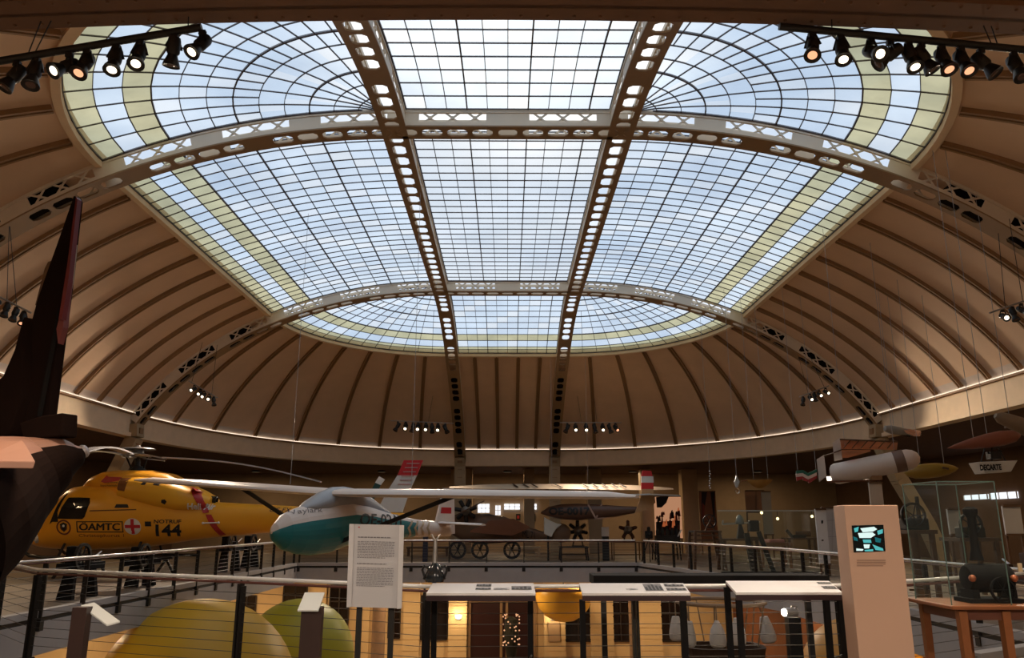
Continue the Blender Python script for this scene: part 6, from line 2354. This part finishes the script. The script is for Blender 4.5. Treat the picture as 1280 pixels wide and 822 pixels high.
# ------------------------------------------------------------------ stage lights
def spotlight(clamp, aim, size, label, lit, group, warm=False):
    "clamp: point on the rail; aim: direction of the beam"
    d = Vector(aim).normalized()
    s = size
    clamp = Vector(clamp) - Vector((0, 0, 0.045 + 0.06 * s if s > 0.45 and s < 0.5 else 0.022 + 0.055 * s))
    root = thing('stage_spotlight', clamp, label, 'spotlight', group)
    piv = Vector(clamp) + Vector((0, 0, -0.30 * s))
    back = piv - d * 0.28 * s
    m = MB()
    m.lathe(back, [(0.02 * s, 0), (0.13 * s, 0.02 * s), (0.15 * s, 0.1 * s), (0.15 * s, 0.38 * s), (0.11 * s, 0.44 * s), (0.13 * s, 0.5 * s), (0.19 * s, 0.66 * s), (0.20 * s, 0.72 * s), (0.17 * s, 0.70 * s)], axis=d, n=16)
    HSG = m.build('housing', M_BLACK, root, smooth=True)
    m = MB()
    r = d.cross(Vector((0, 0, 1)))
    if r.length < 0.2:
        r = Vector((1, 0, 0))
    r.normalize()
    for sg in (-1, 1):
        m.bar(Vector(clamp) + r * sg * 0.08 * s, piv + r * sg * 0.18 * s, 0.025 * s, 0.05 * s)
    m.box(Vector(clamp) + Vector((0, 0, -0.01 * s)), (0.16 * s, 0.10 * s, 0.12 * s))
    m.build('yoke', M_DARK, root)
    m = MB()
    m.lathe(back + d * 0.69 * s, [(0.001, 0.02 * s), (0.10 * s, 0.015 * s), (0.165 * s, -0.02 * s)], axis=d, n=16, cap=False)
    col = M_LAMP if lit == 2 else emitmat('lamp_warm_dim', (1.0, 0.42, 0.22), 1.1) if lit == 1 else mat('lamp_off_glass', (0.10, 0.06, 0.05), 0.15)
    m.build('lens', col, HSG, smooth=True)
    if lit:
        l = bpy.data.lights.new('stage_spot_beam', 'SPOT')
        l.energy = BEAM * (1.0 if lit == 2 else 0.5) * (1 if size > 0.35 else 1.0)
        l.color = (1.0, 0.80, 0.60)
        l.spot_size = math.radians(95)
        l.spot_blend = 0.7
        l.shadow_soft_size = 0.12
        lo = bpy.data.objects.new('stage_spot_beam', l)
        COL.objects.link(lo)
        lo.parent = root
        lo.location = (back + d * 0.76 * s) - Vector(clamp)
        lo.rotation_mode = 'QUATERNION'
        lo.rotation_quaternion = d.to_track_quat('-Z', 'Y')
    return root


BEAM = 420.0


def light_rail(pa, pb, label, r=0.03, hang=None):
    root = thing('lighting_rail', (Vector(pa) + Vector(pb)) / 2, label, 'lighting rail')
    MB().tube(pa, pb, r, n=10).build('rail_tube', M_BLACK if r >= 0.03 else mat('rail_grey', (0.30, 0.27, 0.24), 0.5), root, smooth=True)
    for (p, q) in hang or []:
        MB().tube(p, q, 0.007, n=5).build('hanger_wire', M_BLACK, root)
    return root


YS = 7.9
zg_ = W(640, 25, 8.0).z
pa, pb = W(-40, 83, YS), W(252, 34, YS)
light_rail(pa, pb, 'black lighting rail hanging under the girder on the helicopter side', 0.045,
           [(W(36, 65, YS), W(36, 65, YS) + Vector((0.3, -0.1, 1.1))), (W(44, 65, YS), W(44, 65, YS) + Vector((0.42, -0.1, 1.1))), (W(235, 38, YS), W(235, 38, YS) + Vector((0, -0.15, 0.9)))])
GA = 'spotlights on the rail on the helicopter side'
left_l = [(22, 72, 0, (-0.35, -0.3, -1)), (46, 70, 0, (0.05, -0.25, -1)), (87, 62, 2, (-0.42, -0.75, -0.8)), (109, 58, 1, (-0.05, -0.5, -1)), (146, 54, 2, (0.08, -0.35, -1)), (176, 48, 2, (0.12, -0.5, -1)), (219, 40, 0, (-0.12, 0.2, -1)), (254, 35, 2, (-0.35, -0.55, -1))]
for i, (x, y, lit, aim) in enumerate(left_l):
    k = ['eighth', 'seventh', 'sixth', 'fifth', 'fourth', 'third', 'second', 'first'][i]
    f = (x + 40) / 292.0
    spotlight(pa.lerp(pb, f), aim, 0.48, ('unlit', 'dim warm', 'lit')[lit] + ' black spotlight, %s from the skylight end of the rail above the helicopter' % k, lit, GA)
pa, pb = W(974, 33, YS), W(1320, 66, YS)
light_rail(pa, pb, 'black lighting rail hanging under the girder on the kiosk side', 0.045,
           [(W(1241, 59, YS), W(1241, 59, YS) + Vector((-0.35, -0.1, 1.1))), (W(1248, 59, YS), W(1248, 59, YS) + Vector((-0.25, -0.1, 1.1))), (W(1040, 39, YS), W(1040, 39, YS) + Vector((0, -0.15, 0.9)))])
GB = 'spotlights on the rail on the kiosk side'
right_l = [(1014, 37, 1, (-0.3, -0.5, -1)), (1050, 40, 2, (-0.15, -0.4, -1)), (1088, 43, 2, (0.05, -0.85, -0.7)), (1112, 45, 0, (-0.9, 0.1, -0.7)), (1135, 47, 2, (0.03, -0.35, -1)), (1151, 49, 0, (0.45, -0.1, -1)), (1176, 51, 1, (0.05, -0.4, -1)), (1200, 54, 1, (0.05, -0.45, -1)),
           (1225, 56, 0, (0.45, -0.3, -0.9)), (1266, 60, 0, (0.02, -0.4, -1))]
for i, (x, y, lit, aim) in enumerate(right_l):
    f = (x - 974) / 346.0
    spotlight(pa.lerp(pb, f), aim, 0.48, ('unlit', 'dim warm', 'lit')[lit] + ' black spotlight, %s from the skylight end of the rail above the kiosk' % ORD[i], lit, GB)


# far rails and clusters
def far_bar(p0, p1, Y0, Y1_, specs, label, lab2, group, size, hang):
    a, b = W(p0[0], p0[1], Y0), W(p1[0], p1[1], Y1_)
    light_rail(a, b, label, 0.02, [(a.lerp(b, f), a.lerp(b, f) + Vector(h)) for f, h in hang])
    for i, (f, lit, aim) in enumerate(specs):
        spotlight(a.lerp(b, f), aim, size, ('unlit', 'dim', 'lit')[lit] + ' spotlight, %s along the ' % ORD[i] + lab2, lit, group)


sp8 = [(0.12, 0, (-0.5, -0.4, -1)), (0.245, 2, (0, -0.9, -0.6)), (0.36, 0, (-0.2, -0.3, -1)), (0.44, 2, (0, -0.9, -0.6)), (0.565, 2, (0, -0.9, -0.6)), (0.66, 0, (0.1, -0.3, -1)), (0.755, 2, (0, -0.9, -0.6)), (0.87, 0, (0.5, -0.4, -1))]
sp8b = [(0.12, 0, (-0.5, -0.4, -1)), (0.25, 2, (0, -0.9, -0.6)), (0.42, 2, (0, -0.9, -0.6)), (0.56, 0, (0.2, -0.3, -1)), (0.69, 2, (0, -0.9, -0.6)), (0.8, 0, (0.3, -0.3, -1)), (0.9, 1, (0.3, -0.8, -0.6))]
far_bar((488, 525.5), (567, 529), 38.0, 38.0, sp8, 'pale lighting bar in front of the far arch leg above the red fin', 'far lighting bar above the red fin', 'spotlights on the far bar above the red fin', 0.62, [(0.35, (-0.1, 3.0, 3.2)), (0.6, (0.1, 3.0, 3.2))])
far_bar((700, 528), (777, 528), 38.0, 38.0, sp8b, 'pale lighting bar in front of the far arch leg above the striped rudder', 'far lighting bar above the striped rudder', 'spotlights on the far bar above the striped rudder', 0.62, [(0.35, (-0.1, 3.0, 3.2)), (0.6, (0.1, 3.0, 3.2))])
spc = [(0.2, 2, (-0.2, -0.9, -0.4)), (0.42, 2, (0, -0.9, -0.4)), (0.55, 2, (0, -0.9, -0.5)), (0.72, 2, (0.2, -0.9, -0.4)), (0.88, 0, (0.3, -0.3, -1))]
far_bar((236, 476), (272, 497), 27.5, 27.0, spc, 'short lighting bar hanging beside the far arch on the helicopter side', 'short bar beside the arch on the helicopter side', 'spotlights beside the far arch on the helicopter side', 0.42, [(0.1, (0.0, 0.6, 1.6)), (0.8, (-0.2, 0.6, 1.9))])
spc = [(0.12, 0, (-0.3, -0.3, -1)), (0.35, 2, (0, -0.9, -0.5)), (0.5, 0, (0.1, -0.3, -1)), (0.66, 2, (0, -0.9, -0.4)), (0.88, 2, (0.2, -0.9, -0.4))]
far_bar((999, 496), (1036, 482), 27.0, 27.5, spc, 'short lighting bar hanging beside the far arch on the kiosk side', 'short bar beside the arch on the kiosk side', 'spotlights beside the far arch on the kiosk side', 0.42, [(0.3, (0.0, 0.6, 1.5)), (0.85, (-0.3, 0.6, 1.6))])
spd = [(0.28, 2, (-0.4, -0.9, -0.4)), (0.52, 0, (0, -0.3, -1)), (0.70, 0, (0, -0.4, -1)), (0.86, 1, (0.2, -0.5, -1))]
far_bar((-22, 360), (39, 391), 15.2, 15.4, spd, 'short lighting bar behind the dark tail fin', 'short bar behind the dark tail fin', 'spotlights behind the dark tail fin', 0.40, [(0.5, (-0.2, 0.0, 1.6)), (0.7, (-0.4, 0.0, 1.7))])
spe = [(0.28, 2, (-0.2, -0.9, -0.4)), (0.5, 0, (0, -0.4, -1)), (0.7, 2, (0.2, -0.8, -0.6))]
far_bar((1237, 391), (1292, 372), 15.2, 15.4, spe, 'short lighting bar near the picture edge above the model airship', 'short bar above the model airship', 'spotlights above the model airship', 0.40, [(0.35, (0.1, 0.0, 1.6)), (0.75, (0.0, 0.0, 1.8))])


# ------------------------------------------------------------------ lamps added for brightness under the galleries, in the aisles, over the camera
def added_down_lamp(x, y, z, e, label, r=0.22, col=(1.0, 0.68, 0.36)):
    root = thing('added_ceiling_lamp', (x, y, z), label, 'added ceiling lamp', 'added round lamps under the galleries and aisle ceilings')
    MB().lathe((x, y, z), [(r * 1.1, 0), (r * 1.1, -0.06), (r * 0.95, -0.08), (r * 0.95, -0.03)], n=20).build('added_lamp_ring', M_DARK, root, smooth=True)
    MB().lathe((x, y, z - 0.05), [(0.001, 0), (r * 0.93, 0.0)], n=20, cap=False).build('added_diffuser', emitmat('added_ceiling_glow', (1.0, 0.75, 0.45), 4.0), root)
    l = bpy.data.lights.new('added_ceiling_light', 'AREA')
    l.shape = 'DISK'
    l.size = r * 2
    l.energy = e
    l.color = col
    lo = bpy.data.objects.new('added_ceiling_light', l)
    COL.objects.link(lo)
    lo.parent = root
    lo.location = (0, 0, -0.1)


AREA_LOW = 110
for i, x in enumerate((-12.5, -8.5, -4.5, -0.6, 3.3, 7.2)):
    added_down_lamp(x, 35.3, -0.34, AREA_LOW, 'added round lamp under the far gallery before the beige wall, %s from the helicopter side' % ORD[i])
for i, y in enumerate((16.0, 22.0, 28.0)):
    added_down_lamp(-11.5, y, -0.34, AREA_LOW, 'added round lamp under the gallery on the helicopter side, %s from the camera' % ORD[i])
    added_down_lamp(9.2, y, -0.34, AREA_LOW * 0.5, 'added round lamp under the gallery on the kiosk side, %s from the camera' % ORD[i])
AREA_UP = 70
for i, x in enumerate((-15, -7.5, 0, 7.5, 15)):
    added_down_lamp(x, 47.5, ZB, AREA_UP, 'added round lamp in the far aisle ceiling, %s from the helicopter side' % ORD[i])
for i, y in enumerate((12.0, 20.0, 28.0, 36.0)):
    added_down_lamp(17.2, y, ZB, AREA_UP, 'added round lamp in the aisle ceiling on the kiosk side, %s from the camera' % ORD[i])
    added_down_lamp(-17.2, y, ZB, AREA_UP, 'added round lamp in the aisle ceiling on the helicopter side, %s from the camera' % ORD[i])
for i, x in enumerate((-5.0, 0.5, 6.0)):
    added_down_lamp(x, 1.0, ZB, 250, 'added round lamp in the aisle ceiling over the camera, %s from the helicopter side' % ORD[i], 0.3, (1.0, 0.86, 0.70))
